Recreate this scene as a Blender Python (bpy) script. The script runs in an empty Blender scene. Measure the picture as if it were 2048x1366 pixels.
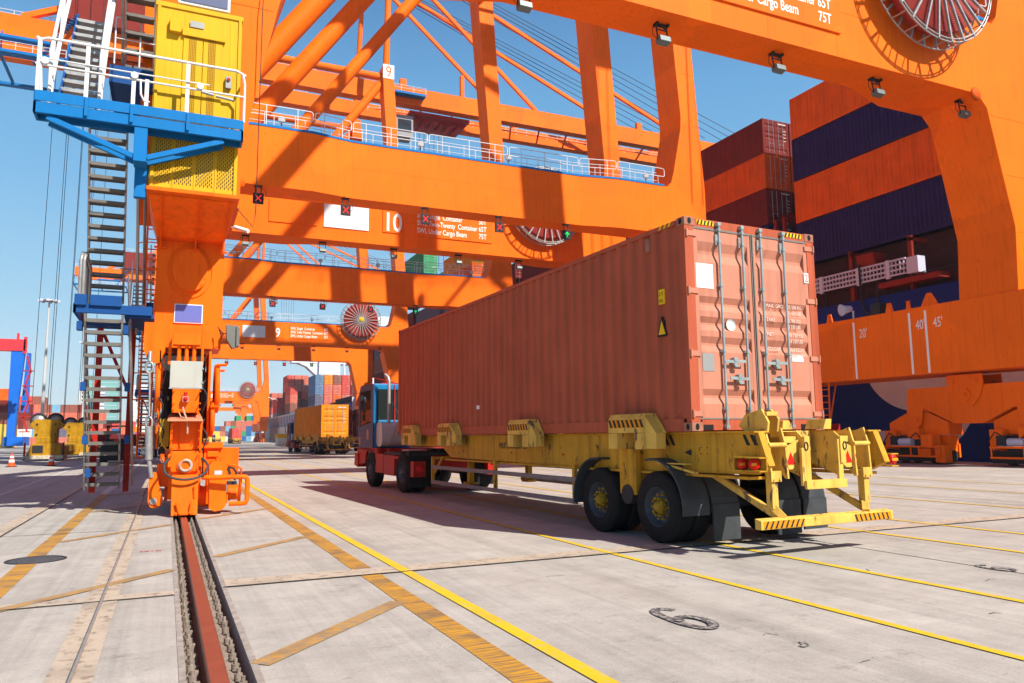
import bpy, math, random
from math import sin, cos, pi, radians, hypot
from mathutils import Vector, Matrix
random.seed(7)
S = bpy.context.scene
COL = S.collection
# ---------------------------------------------------------------- camera
cam_d = bpy.data.cameras.new("camera"); cam = bpy.data.objects.new("camera", cam_d); COL.objects.link(cam)
F_, YAW, PIT, ROL, CH = 1515.52, 0.42605, 0.123086, -0.011586, 1.4954
f = Vector((sin(YAW)*cos(PIT), cos(YAW)*cos(PIT), sin(PIT))); r = Vector((cos(YAW), -sin(YAW), 0)); u = r.cross(f)
r2 = r*cos(ROL)+u*sin(ROL); u2 = -r*sin(ROL)+u*cos(ROL)
m = Matrix((r2, u2, -f)).transposed().to_4x4(); m.translation = (0, 0, CH); cam.matrix_world = m
cam_d.sensor_width = 36; cam_d.lens = F_/2048*36; cam_d.clip_end = 5000; cam_d.clip_start = .1
S.camera = cam
S.render.resolution_x = 1024; S.render.resolution_y = 683
# ---------------------------------------------------------------- sky, sun, exposure
W = bpy.data.worlds.new("World"); S.world = W; W.use_nodes = True
nt = W.node_tree; bg = nt.nodes['Background']
sky = nt.nodes.new('ShaderNodeTexSky'); sky.sky_type = 'NISHITA'; sky.sun_disc = False
SUN = Vector((0.45, -0.95, 1.0)).normalized()
sky.sun_elevation = math.asin(SUN.z); sky.sun_rotation = math.atan2(SUN.x, SUN.y)
sky.air_density = 1.0; sky.dust_density = .5; sky.ozone_density = 1.2; sky.altitude = 0
# the physical sky, leaned to paler turquoise low down, darkened overhead to cut ambient light (varies with elevation only)
tcw = nt.nodes.new('ShaderNodeTexCoord'); sx = nt.nodes.new('ShaderNodeSeparateXYZ'); nt.links.new(tcw.outputs['Generated'], sx.inputs[0])
rp = nt.nodes.new('ShaderNodeValToRGB'); nt.links.new(sx.outputs[2], rp.inputs[0]); e_ = rp.color_ramp
e_.elements[0].position = 0; e_.elements[0].color = (.52, .66, .74, 1); e_.elements[1].position = 1; e_.elements[1].color = (.012, .05, .20, 1)
for p_, c_ in ((.06, (.44, .62, .74, 1)), (.16, (.30, .55, .73, 1)), (.30, (.175, .45, .73, 1)), (.42, (.13, .38, .68, 1)), (.6, (.04, .14, .38, 1))):
    q_ = e_.elements.new(p_); q_.color = c_
sc_ = nt.nodes.new('ShaderNodeVectorMath'); sc_.operation = 'SCALE'; nt.links.new(sky.outputs[0], sc_.inputs[0]); sc_.inputs['Scale'].default_value = .08
mxw = nt.nodes.new('ShaderNodeMix'); mxw.data_type = 'RGBA'; mxw.inputs[0].default_value = .75; nt.links.new(sc_.outputs[0], mxw.inputs[6])
sr_ = nt.nodes.new('ShaderNodeVectorMath'); sr_.operation = 'SCALE'; nt.links.new(rp.outputs[0], sr_.inputs[0]); sr_.inputs['Scale'].default_value = .78; nt.links.new(sr_.outputs[0], mxw.inputs[7])
nt.links.new(mxw.outputs[2], bg.inputs[0]); bg.inputs[1].default_value = 1.0
sl = bpy.data.lights.new("sun", 'SUN'); sl.energy = 5.0; sl.angle = radians(.53); sl.color = (1, .93, .84)
so = bpy.data.objects.new("sun", sl); COL.objects.link(so); so.rotation_euler = SUN.to_track_quat('Z', 'Y').to_euler()
S.view_settings.view_transform = 'Standard'; S.view_settings.look = 'None'; S.view_settings.gamma = 1
S.view_settings.exposure = .66
S.render.engine = 'CYCLES'
S.cycles.max_bounces = 5; S.cycles.diffuse_bounces = 3

# ---------------------------------------------------------------- materials
def mat(name, rgb, rough=.5, metal=0, var=.12, scale=1.2, streak=0, bump=0, bscale=60, chip=0, chipcol=(.06, .035, .025), emit=None, spec=.1, coord='Object', ticks=0):
    m = bpy.data.materials.new(name); m.use_nodes = True; n = m.node_tree.nodes; L = m.node_tree.links
    b = n['Principled BSDF']; b.inputs['Roughness'].default_value = rough; b.inputs['Metallic'].default_value = metal
    b.inputs['Specular IOR Level'].default_value = spec
    col = (*rgb, 1)
    if emit:
        b.inputs['Emission Color'].default_value = (*emit[0], 1); b.inputs['Emission Strength'].default_value = emit[1]
    if var == 0 and not chip:
        b.inputs['Base Color'].default_value = col; return m
    tc = n.new('ShaderNodeTexCoord'); src = tc.outputs[coord]
    no = n.new('ShaderNodeTexNoise'); no.inputs['Scale'].default_value = scale; no.inputs['Detail'].default_value = 8; no.inputs['Roughness'].default_value = .62
    L.new(src, no.inputs['Vector'])
    mr = n.new('ShaderNodeMapRange'); mr.inputs[1].default_value = .3; mr.inputs[2].default_value = .7; mr.inputs[3].default_value = 1-var; mr.inputs[4].default_value = 1+var*.6
    L.new(no.outputs[0], mr.inputs[0]); val = mr.outputs[0]
    if streak:
        mp = n.new('ShaderNodeMapping'); mp.inputs['Scale'].default_value = (3.5, 3.5, .16); L.new(src, mp.inputs[0])
        n2 = n.new('ShaderNodeTexNoise'); n2.inputs['Scale'].default_value = 2.2; n2.inputs['Detail'].default_value = 6; L.new(mp.outputs[0], n2.inputs['Vector'])
        m2 = n.new('ShaderNodeMapRange'); m2.inputs[1].default_value = .5; m2.inputs[2].default_value = .75; m2.inputs[3].default_value = 1; m2.inputs[4].default_value = 1-streak
        L.new(n2.outputs[0], m2.inputs[0]); mu = n.new('ShaderNodeMath'); mu.operation = 'MULTIPLY'; L.new(val, mu.inputs[0]); L.new(m2.outputs[0], mu.inputs[1]); val = mu.outputs[0]
    vm = n.new('ShaderNodeVectorMath'); vm.operation = 'SCALE'; vm.inputs[0].default_value = rgb; L.new(val, vm.inputs['Scale']); out = vm.outputs[0]
    if chip:
        mp = n.new('ShaderNodeMapping'); mp.inputs['Scale'].default_value = (1, 1, .35); L.new(src, mp.inputs[0])
        n3 = n.new('ShaderNodeTexNoise'); n3.inputs['Scale'].default_value = 7; n3.inputs['Detail'].default_value = 10; n3.inputs['Roughness'].default_value = .7; L.new(mp.outputs[0], n3.inputs['Vector'])
        m3 = n.new('ShaderNodeMapRange'); m3.inputs[1].default_value = .74-chip; m3.inputs[2].default_value = .76-chip*.9; L.new(n3.outputs[0], m3.inputs[0])
        mx = n.new('ShaderNodeMix'); mx.data_type = 'RGBA'; L.new(m3.outputs[0], mx.inputs[0]); L.new(out, mx.inputs[6]); mx.inputs[7].default_value = (*chipcol, 1); out = mx.outputs[2]
    if ticks:
        mp = n.new('ShaderNodeMapping'); mp.inputs['Scale'].default_value = (7, 7, 1.6); L.new(src, mp.inputs[0])
        n4 = n.new('ShaderNodeTexNoise'); n4.inputs['Scale'].default_value = 1.5; n4.inputs['Detail'].default_value = 2; L.new(mp.outputs[0], n4.inputs['Vector'])
        m4 = n.new('ShaderNodeMapRange'); m4.inputs[1].default_value = .735; m4.inputs[2].default_value = .76; m4.inputs[4].default_value = ticks; L.new(n4.outputs[0], m4.inputs[0])
        mx = n.new('ShaderNodeMix'); mx.data_type = 'RGBA'; L.new(m4.outputs[0], mx.inputs[0]); L.new(out, mx.inputs[6]); mx.inputs[7].default_value = (.16, .06, .02, 1); out = mx.outputs[2]
        # large repainted plates of slightly different fade, and rust runs
        br = n.new('ShaderNodeTexVoronoi'); br.distance = 'CHEBYCHEV'; br.inputs['Scale'].default_value = .22; L.new(src, br.inputs['Vector'])
        sp = n.new('ShaderNodeSeparateColor'); L.new(br.outputs['Color'], sp.inputs[0])
        m5 = n.new('ShaderNodeMapRange'); m5.inputs[3].default_value = .90; m5.inputs[4].default_value = 1.06; L.new(sp.outputs[0], m5.inputs[0])
        v5 = n.new('ShaderNodeVectorMath'); v5.operation = 'SCALE'; L.new(out, v5.inputs[0]); L.new(m5.outputs[0], v5.inputs['Scale']); out = v5.outputs[0]
    L.new(out, b.inputs['Base Color'])
    if bump:
        nb = n.new('ShaderNodeTexNoise'); nb.inputs['Scale'].default_value = bscale; nb.inputs['Detail'].default_value = 4; L.new(src, nb.inputs['Vector'])
        bp = n.new('ShaderNodeBump'); bp.inputs['Strength'].default_value = bump; bp.inputs['Distance'].default_value = .02; L.new(nb.outputs[0], bp.inputs['Height']); L.new(bp.outputs[0], b.inputs['Normal'])
    r_ = n.new('ShaderNodeMapRange'); r_.inputs[3].default_value = max(0, rough-.1); r_.inputs[4].default_value = min(1, rough+.15); L.new(no.outputs[0], r_.inputs[0]); L.new(r_.outputs[0], b.inputs['Roughness'])
    return m
M = {}
ORANGE = mat('crane_orange', (.96, .155, .003), .55, var=.10, scale=.35, streak=.14, bump=.03, bscale=3, chip=.085, chipcol=(.28, .06, .015), ticks=.75)
M['weld'] = mat('weld_line', (.60, .085, .002), .6, var=.15)
M['fadetext'] = mat('faded_lettering', (.70, .55, .48), .6, var=.3, scale=30)
M['orange'] = ORANGE
M['orange2'] = mat('bogie_orange', (.95, .142, .004), .45, var=.16, scale=2.5, streak=.25, chip=.09, chipcol=(.16, .06, .03))
M['blue'] = mat('platform_blue', (.006, .155, .42), .5, var=.1, streak=.1, chip=.02)
M['dblue'] = mat('dark_blue_steel', (.012, .07, .24), .5, var=.12)
M['white'] = mat('white_paint', (.66, .66, .65), .45, var=.06, chip=.03, chipcol=(.35, .25, .2))
M['whiteflat'] = mat('white_sign', (.75, .75, .75), .5, var=.03)
M['lett'] = mat('white_lettering', (.85, .82, .78), .6, var=.05)
M['yellow'] = mat('lift_yellow', (.64, .365, .015), .5, var=.08, streak=.12, chip=.03)
M['palegreyblue'] = mat('lavender_sign', (.12, .15, .42), .45, var=.04)
M['lightgrey'] = mat('light_grey_board', (.48, .52, .62), .45, var=.04)
M['steel'] = mat('galvanised_steel', (.36, .36, .35), .4, metal=.5, var=.2, scale=6)
M['tread'] = mat('stair_tread', (.17, .16, .145), .7, metal=.3, var=.2, scale=5)
M['dark'] = mat('dark_steel', (.035, .035, .038), .5, var=.2)
M['black'] = mat('black_rubber', (.018, .018, .019), .75, var=.3, scale=8, bump=.2)
M['rubgrey'] = mat('mudguard_plastic', (.055, .06, .066), .48, var=.25, scale=4, streak=.2)
M['redlamp'] = mat('red_signal', (.5, .01, .01), .4, var=0, emit=((1, .03, .02), .6))
M['greenlamp'] = mat('green_signal', (.01, .4, .06), .4, var=0, emit=((.02, .9, .2), .6))
M['spool'] = mat('red_cable', (.36, .045, .035), .5, var=.2, scale=12)
M['rail'] = mat('rusty_rail', (.30, .085, .05), .38, metal=.35, var=.2, scale=5, streak=.1)
M['rust'] = mat('rusty_clips', (.27, .22, .18), .8, var=.35, scale=20, bump=.3)
M['trench'] = mat('trench_dirt', (.06, .052, .045), .9, var=.4, scale=15, bump=.6)
M['glass'] = mat('cab_glass', (.02, .025, .03), .06, var=0, spec=.9)
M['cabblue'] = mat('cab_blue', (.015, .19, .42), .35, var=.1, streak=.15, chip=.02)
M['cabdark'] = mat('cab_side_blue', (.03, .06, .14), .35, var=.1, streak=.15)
M['cabred'] = mat('tractor_red', (.42, .020, .012), .42, var=.15, streak=.2, chip=.03)
M['chyel'] = mat('chassis_yellow', (.57, .29, .026), .55, var=.2, scale=2.5, streak=.42, chip=.145, chipcol=(.12, .06, .03))  # browner yellow, shade on the side webs put into the colour
M['chyel2'] = mat('chassis_pale_yellow', (.70, .43, .085), .55, var=.2, scale=3, streak=.35, chip=.165, chipcol=(.15, .10, .06))  # paler copy, sunlight on the rear parts put into the colour
M['hazblack'] = mat('hazard_black', (.03, .03, .03), .6, var=.3, chip=.05, chipcol=(.5, .35, .05))
M['hazyel'] = mat('hazard_yellow', (.68, .26, .012), .6, var=.2)
M['plate'] = mat('approval_plate_grey', (.30, .30, .29), .5, metal=.3, var=.1)
M['wornfl'] = mat('worn_flange', (.42, .36, .33), .5, var=.3, scale=20, chip=.2, chipcol=(.6, .15, .02))
M['hullgrey'] = mat('hull_letter_grey', (.46, .52, .58), .6, var=.12)
M['lampred'] = mat('tail_lamp_red', (.65, .02, .015), .25, var=0)
M['lampor'] = mat('tail_lamp_amber', (.85, .3, .02), .25, var=0)
M['hub'] = mat('hub_yellow', (.36, .22, .02), .6, var=.4, scale=14)
M['rim'] = mat('wheel_rim', (.11, .125, .15), .4, metal=.4, var=.25, scale=6)
M['cast'] = mat('corner_casting', (.33, .15, .10), .6, var=.3, scale=8)
M['herodoor'] = mat('sunlit_salmon_doors', (.50, .205, .135), .55, var=.12, scale=1.6, streak=.22, bump=.04, bscale=5, chip=.06, chipcol=(.28, .12, .08))  # paler copy of the container red, sunlight put into the door colour
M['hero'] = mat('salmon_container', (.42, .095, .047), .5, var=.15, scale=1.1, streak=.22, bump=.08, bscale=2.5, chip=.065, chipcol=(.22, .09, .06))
M['rod'] = mat('zinc_rod', (.34, .40, .40), .38, metal=.4, var=.15, scale=8)
M['sticker'] = mat('yellow_sticker', (.82, .50, .01), .5, var=.05)
M['concrete_pale'] = mat('pale_concrete', (.5, .49, .46), .9, var=.15, scale=4)
M['hull'] = mat('ship_hull_blue', (.004, .022, .17), .5, var=.12, streak=.15)
M['hullbrown'] = mat('ship_hull_grey', (.60, .53, .47), .7, var=.2, streak=.2)
M['shipwhite'] = mat('ship_white', (.78, .78, .78), .5, var=.05, streak=.08)
M['skin'] = mat('skin', (.4, .22, .14), .6, var=0)
M['vest'] = mat('green_vest', (.09, .3, .22), .8, var=.1)
M['hair'] = mat('dark_hair', (.012, .01, .01), .7, var=0)
M['cream'] = mat('cream_wall', (.6, .6, .55), .7, var=.08)
M['tower_glass'] = mat('green_glass_wall', (.16, .36, .33), .2, var=.15)
M['conor'] = mat('cone_orange', (.8, .09, .02), .5, var=.08)
M['rtgred'] = mat('yard_crane_red', (.72, .04, .05), .45, var=.08)
M['rtgblue'] = mat('yard_crane_blue', (.01, .13, .55), .45, var=.08)
CC = {}
def cmat(key):
    if key in CC: return CC[key]
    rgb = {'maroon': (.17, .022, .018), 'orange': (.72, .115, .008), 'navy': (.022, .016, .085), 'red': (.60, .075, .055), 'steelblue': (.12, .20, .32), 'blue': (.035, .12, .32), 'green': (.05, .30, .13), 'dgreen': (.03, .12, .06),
           'grey': (.33, .34, .37), 'yellow': (.72, .50, .08), 'amber': (.72, .235, .008), 'brown': (.27, .09, .06), 'white': (.6, .6, .58), 'pink': (.62, .05, .25), 'salmon': (.5, .16, .11), 'slate': (.13, .12, .17), 'redor': (.64, .15, .09), 'sky': (.18, .36, .50)}[key]
    CC[key] = mat('container_'+key, rgb, .55, var=.16, scale=.9, streak=.3, chip=.07, chipcol=(.18, .09, .06))
    return CC[key]

# ---------------------------------------------------------------- mesh builder
class MB:
    def __init__(s): s.v = []; s.f = []; s.sm = []
    def add(s, vs, fs, smooth=False):
        o = len(s.v); s.v += [tuple(x) for x in vs]; s.f += [[i+o for i in f_] for f_ in fs]; s.sm += [smooth]*len(fs); return s
    def box(s, x0, x1, y0, y1, z0, z1):
        v = [(x, y, z) for z in (z0, z1) for y in (y0, y1) for x in (x0, x1)]
        return s.add(v, [(0, 2, 3, 1), (4, 5, 7, 6), (0, 1, 5, 4), (2, 6, 7, 3), (0, 4, 6, 2), (1, 3, 7, 5)])
    def hexa(s, v):   # 8 verts: bottom 4 ccw, top 4 ccw
        return s.add(v, [(3, 2, 1, 0), (4, 5, 6, 7), (0, 1, 5, 4), (1, 2, 6, 5), (2, 3, 7, 6), (3, 0, 4, 7)])
    def prism(s, pts, ext, smooth=False):
        n = len(pts); e = Vector(ext); a = [Vector(p) for p in pts]; b = [p+e for p in a]
        nrm = Vector((0, 0, 0))
        for i in range(n): nrm += a[i].cross(a[(i+1) % n])
        if nrm.dot(e) > 0: a, b = b, a
        s.add(a+b, [list(range(n)), list(range(2*n-1, n-1, -1))])
        return s.add(a+b, [[i, n+i, n+(i+1) % n, (i+1) % n] for i in range(n)], smooth)
    def xz(s, pts, y0, y1): return s.prism([(x, y0, z) for x, z in pts], (0, y1-y0, 0))
    def yz(s, pts, x0, x1): return s.prism([(x0, y, z) for y, z in pts], (x1-x0, 0, 0))
    def xy(s, pts, z0, z1): return s.prism([(x, y, z0) for x, y in pts], (0, 0, z1-z0))
    def cyl(s, p0, p1, r0, r1=None, n=12, caps=True):
        r1 = r0 if r1 is None else r1; p0 = Vector(p0); p1 = Vector(p1); d = (p1-p0).normalized()
        a = d.orthogonal().normalized(); b = d.cross(a); vs = []
        for p, rr in ((p0, r0), (p1, r1)):
            for i in range(n): t = 2*pi*i/n; vs.append(p+(a*cos(t)+b*sin(t))*rr)
        s.add(vs, [[i, (i+1) % n, n+(i+1) % n, n+i] for i in range(n)], n > 5)
        if caps: s.add(vs, [list(range(n-1, -1, -1)), list(range(n, 2*n))])
        return s
    def path(s, pts, rr, n=8, closed=False):
        P = [Vector(p) for p in pts]; k = len(P); vs = []; a = None
        for i in range(k):
            if closed: d = P[(i+1) % k]-P[i-1]
            else: d = P[min(i+1, k-1)]-P[max(i-1, 0)]
            d.normalize()
            if a is None: a = d.orthogonal().normalized()
            a = (a-d*a.dot(d)).normalized(); b = d.cross(a)
            for j in range(n): t = 2*pi*j/n; vs.append(P[i]+(a*cos(t)+b*sin(t))*rr)
        fs = []
        for i in range(k if closed else k-1):
            for j in range(n): fs.append([i*n+j, i*n+(j+1) % n, ((i+1) % k)*n+(j+1) % n, ((i+1) % k)*n+j])
        if not closed: s.add(vs, [list(range(n-1, -1, -1)), list(range((k-1)*n, k*n))])
        return s.add(vs, fs, True)
    def bar(s, p0, p1, w, h=None, up=(0, 0, 1)):
        h = h or w; p0 = Vector(p0); p1 = Vector(p1); d = (p1-p0).normalized(); up = Vector(up)
        if abs(d.dot(up)) > .98: up = Vector((0, 1, 0))
        a = d.cross(up).normalized()*w/2; b = a.cross(d).normalized()*h/2
        v = [p0-a-b, p0+a-b, p0+a+b, p0-a+b, p1-a-b, p1+a-b, p1+a+b, p1-a+b]
        return s.add(v, [(0, 1, 2, 3), (7, 6, 5, 4), (4, 5, 1, 0), (5, 6, 2, 1), (6, 7, 3, 2), (7, 4, 0, 3)])
    def lathe(s, prof, c, ax, n=24):   # prof: (r, h) along axis
        c = Vector(c); d = Vector(ax).normalized(); a = d.orthogonal().normalized(); b = d.cross(a); vs = []; k = len(prof)
        for rr, h in prof:
            for i in range(n): t = 2*pi*i/n; vs.append(c+d*h+(a*cos(t)+b*sin(t))*rr)
        return s.add(vs, [[j*n+i, j*n+(i+1) % n, (j+1)*n+(i+1) % n, (j+1)*n+i] for j in range(k-1) for i in range(n)], True)
    def pieces(s, tol=.02):
        '''pieces whose boxes do not touch become separate builders'''
        n = len(s.v); par = list(range(n))
        def fd(i):
            while par[i] != i: par[i] = par[par[i]]; i = par[i]
            return i
        for f_ in s.f:
            for j in f_[1:]: par[fd(j)] = fd(f_[0])
        g = {}
        for i in range(n): g.setdefault(fd(i), []).append(i)
        bx = [[[min(s.v[i][k] for i in q)-tol for k in range(3)], [max(s.v[i][k] for i in q)+tol for k in range(3)], set(q)] for q in g.values()]
        if len(bx) > 400: return [s]
        ch = True
        while ch:
            ch = False
            for i in range(len(bx)):
                for j in range(i+1, len(bx)):
                    if all(bx[i][0][k] <= bx[j][1][k] and bx[j][0][k] <= bx[i][1][k] for k in range(3)):
                        a, b_ = bx[i], bx.pop(j); bx[i] = [[min(a[0][k], b_[0][k]) for k in range(3)], [max(a[1][k], b_[1][k]) for k in range(3)], a[2] | b_[2]]; ch = True; break
                if ch: break
        out = []
        for _, _, q in bx:
            m_ = MB(); ids = sorted(q); mp = {v: i for i, v in enumerate(ids)}; m_.v = [s.v[i] for i in ids]
            for f_, sm in zip(s.f, s.sm):
                if f_[0] in q: m_.f.append([mp[i] for i in f_]); m_.sm.append(sm)
            out.append(m_)
        return out
    def mesh(s, name, mt=None, off=(0, 0, 0)):
        me = bpy.data.meshes.new(name); o = Vector(off)
        me.from_pydata([Vector(v)-o for v in s.v], [], s.f)
        me.polygons.foreach_set('use_smooth', s.sm)
        me.materials.append(mt); me.update(); return me
SPLIT = {'hinge_plate', 'lashing_bridge', 'weld_seam_', 'landing_leg', 'rear_guide', 'balcony', 'chassis_frame_', 'length_mark', 'lifting_lug', 'stair_landing', 'drive_motor', 'stair_post', 'mud_flap', 'tail_bracket', 'side_marker', 'side_guard_post', 'side_guard_rail', 'axle', 'suspension_hanger', 'window', 'sheave', 'pin', 'rear_platform', 'girder_fitting', 'sill_flange', 'panel_rib', 'grease_fitting', 'tube_lamp', 'railing_clamp', 'notice', 'reflective_patch', 'wing_mirror', 'deck_ladder', 'platform_bracket', 'ear', 'front_bumper', 'bed'}
class Thing:
    """an Empty at the thing's base; parts are given in the frame in which the base lies at org"""
    def __init__(s, name, label, cat, loc, org=(0, 0, 0), rot=0, group=None):
        o = bpy.data.objects.new(name, None); COL.objects.link(o); o.empty_display_size = .3
        s.o = o; s.org = Vector(org); q = Matrix.Rotation(rot, 3, 'Z')
        o.location = Vector(loc)+q@s.org; o.rotation_euler = (0, 0, rot); tag(o, label, cat, group)
    def part(s, mb, name, mt, bevel=0, parent=None, label=None):
        if name in SPLIT:
            ps = mb.pieces()
            if 1 < len(ps) <= 100:
                return [s.part1(p_, name, mt, bevel, parent, label) for p_ in ps][0]
        return s.part1(mb, name, mt, bevel, parent, label)
    def part1(s, mb, name, mt, bevel=0, parent=None, label=None):
        me = mb.mesh(name, M[mt] if isinstance(mt, str) else mt, s.org); o = bpy.data.objects.new(name, me); COL.objects.link(o)
        o.parent = parent or s.o
        if bevel:
            b = o.modifiers.new('bevel', 'BEVEL'); b.width = bevel; b.segments = 2; b.limit_method = 'ANGLE'; b.angle_limit = .7
        if label: o['label'] = label
        return o
def tag(o, label=None, cat=None, group=None, kind=None):
    if label: o['label'] = label
    if cat: o['category'] = cat
    if group: o['group'] = group
    if kind: o['kind'] = kind
    return o
def single(mb, name, mt, label, cat, loc=(0, 0, 0), group=None, bevel=0):
    me = mb.mesh(name, M[mt] if isinstance(mt, str) else mt, loc); o = bpy.data.objects.new(name, me); COL.objects.link(o); o.location = loc
    if bevel:
        b = o.modifiers.new('bevel', 'BEVEL'); b.width = bevel; b.segments = 2; b.limit_method = 'ANGLE'
    return tag(o, label, cat, group)
def struct(mb, name, mt, loc=(0, 0, 0)):
    me = mb.mesh(name, M[mt] if isinstance(mt, str) else mt, loc); o = bpy.data.objects.new(name, me); COL.objects.link(o); o.location = loc
    o['kind'] = 'structure'; return o
def copy_tree(o, parent=None):
    c = o.copy(); COL.objects.link(c)
    if parent: c.parent = parent
    for ch in list(o.children): copy_tree(ch, c)
    return c
def text_mb(mb, s, size, P, X, Y, ext=.004, align='LEFT', sx=1.0, bold=0):
    """text with baseline start P, reading direction X, up direction Y; appended to a mesh builder"""
    cu = bpy.data.curves.new('lettering', 'FONT'); cu.body = s; cu.size = size; cu.align_x = align; cu.resolution_u = 3; cu.extrude = ext/2; cu.offset = bold
    o = bpy.data.objects.new('lettering', cu); COL.objects.link(o)
    me = bpy.data.meshes.new_from_object(o)
    X = Vector(X).normalized(); Y = Vector(Y).normalized(); Z = X.cross(Y); P = Vector(P)
    mb.add([P+X*v.co.x*sx+Y*v.co.y+Z*v.co.z for v in me.vertices], [list(p.vertices) for p in me.polygons])
    bpy.data.objects.remove(o); bpy.data.meshes.remove(me); bpy.data.curves.remove(cu)
    return mb
def rrect(w, h, rr, n=5):
    p = []
    for cx, cy, a in ((w-rr, h-rr, 0), (rr, h-rr, 90), (rr, rr, 180), (w-rr, rr, 270)):
        for i in range(n+1): t = radians(a+90*i/n); p.append((cx+rr*cos(t), cy+rr*sin(t)))
    return p
def smooth(pts, k=5):
    P = [Vector(p) for p in pts]; out = []
    for i in range(len(P)-1):
        a, b_, c, d = P[max(i-1, 0)], P[i], P[i+1], P[min(i+2, len(P)-1)]
        for j in range(k):
            t_ = j/k; out.append(.5*((2*b_)+(c-a)*t_+(2*a-5*b_+4*c-d)*t_*t_+(3*b_-a-3*c+d)*t_**3))
    return out+[P[-1]]
# ================================================================ GROUND
def concrete():
    m = bpy.data.materials.new('quay_concrete'); m.use_nodes = True; n = m.node_tree.nodes; L = m.node_tree.links; b = n['Principled BSDF']
    g = n.new('ShaderNodeNewGeometry'); P = g.outputs['Position']
    def noise(sc, det, mapsc=(1, 1, 1), rough=.6, rot=0):
        mp = n.new('ShaderNodeMapping'); mp.inputs['Scale'].default_value = mapsc; mp.inputs['Rotation'].default_value = (0, 0, rot); L.new(P, mp.inputs[0])
        t = n.new('ShaderNodeTexNoise'); t.inputs['Scale'].default_value = sc; t.inputs['Detail'].default_value = det; t.inputs['Roughness'].default_value = rough; L.new(mp.outputs[0], t.inputs['Vector']); return t.outputs[0]
    def rng(v, a, b_, c, d):
        q = n.new('ShaderNodeMapRange'); q.inputs[1].default_value = a; q.inputs[2].default_value = b_; q.inputs[3].default_value = c; q.inputs[4].default_value = d; L.new(v, q.inputs[0]); return q.outputs[0]
    def mul(a, b_):
        q = n.new('ShaderNodeMath'); q.operation = 'MULTIPLY'; L.new(a, q.inputs[0]); L.new(b_, q.inputs[1]); return q.outputs[0]
    big = rng(noise(.35, 6), .3, .7, .84, 1.10)
    mid = rng(noise(1.7, 9, rough=.76), .3, .70, .78, 1.13)
    brush = rng(noise(9, 6, (.25, 9, 1)), .3, .7, .94, 1.05)
    brush2 = rng(noise(3, 5, (6, .12, 1)), .35, .7, .95, 1.04)
    spot = mul(rng(noise(1.6, 12, (1, 1.6, 1), .8), .56, .66, 1, .72), rng(noise(6, 10, (1, 2.2, 1), .75), .585, .66, 1, .70))
    tyre = mul(rng(noise(.9, 6, (2.2, .05, 1)), .52, .72, 1, .74), rng(noise(14, 3, (1, .02, 1)), .35, .7, .95, 1.04))
    fine = rng(noise(60, 4), .3, .7, .86, 1.10)
    v = mul(mul(mul(mul(big, mid), mul(brush, brush2)), mul(spot, tyre)), fine)
    # cracks
    vo = n.new('ShaderNodeTexVoronoi'); vo.feature = 'DISTANCE_TO_EDGE'; vo.inputs['Scale'].default_value = .32
    mp = n.new('ShaderNodeVectorMath'); mp.operation = 'ADD'; ns = n.new('ShaderNodeTexNoise'); ns.inputs['Scale'].default_value = 1.5; ns.inputs['Detail'].default_value = 6; L.new(P, ns.inputs['Vector'])
    L.new(P, mp.inputs[0]); L.new(ns.outputs[1], mp.inputs[1]); L.new(mp.outputs[0], vo.inputs['Vector'])
    cr = rng(vo.outputs[0], 0, .0035, .86, 1); v = mul(v, cr)
    vm = n.new('ShaderNodeVectorMath'); vm.operation = 'SCALE'; vm.inputs[0].default_value = (.418, .39, .345); L.new(v, vm.inputs['Scale'])
    warm = n.new('ShaderNodeMix'); warm.data_type = 'RGBA'; L.new(rng(noise(.55, 5, (1, .4, 1)), .5, .75, 0, .35), warm.inputs[0]); L.new(vm.outputs[0], warm.inputs[6]); warm.inputs[7].default_value = (.30, .245, .20, 1)
    L.new(warm.outputs[2], b.inputs['Base Color']); b.inputs['Roughness'].default_value = .85
    bp = n.new('ShaderNodeBump'); bp.inputs['Strength'].default_value = .25; bp.inputs['Distance'].default_value = .01; L.new(noise(40, 5, (.4, 3, 1)), bp.inputs['Height']); L.new(bp.outputs[0], b.inputs['Normal'])
    return m
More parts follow.
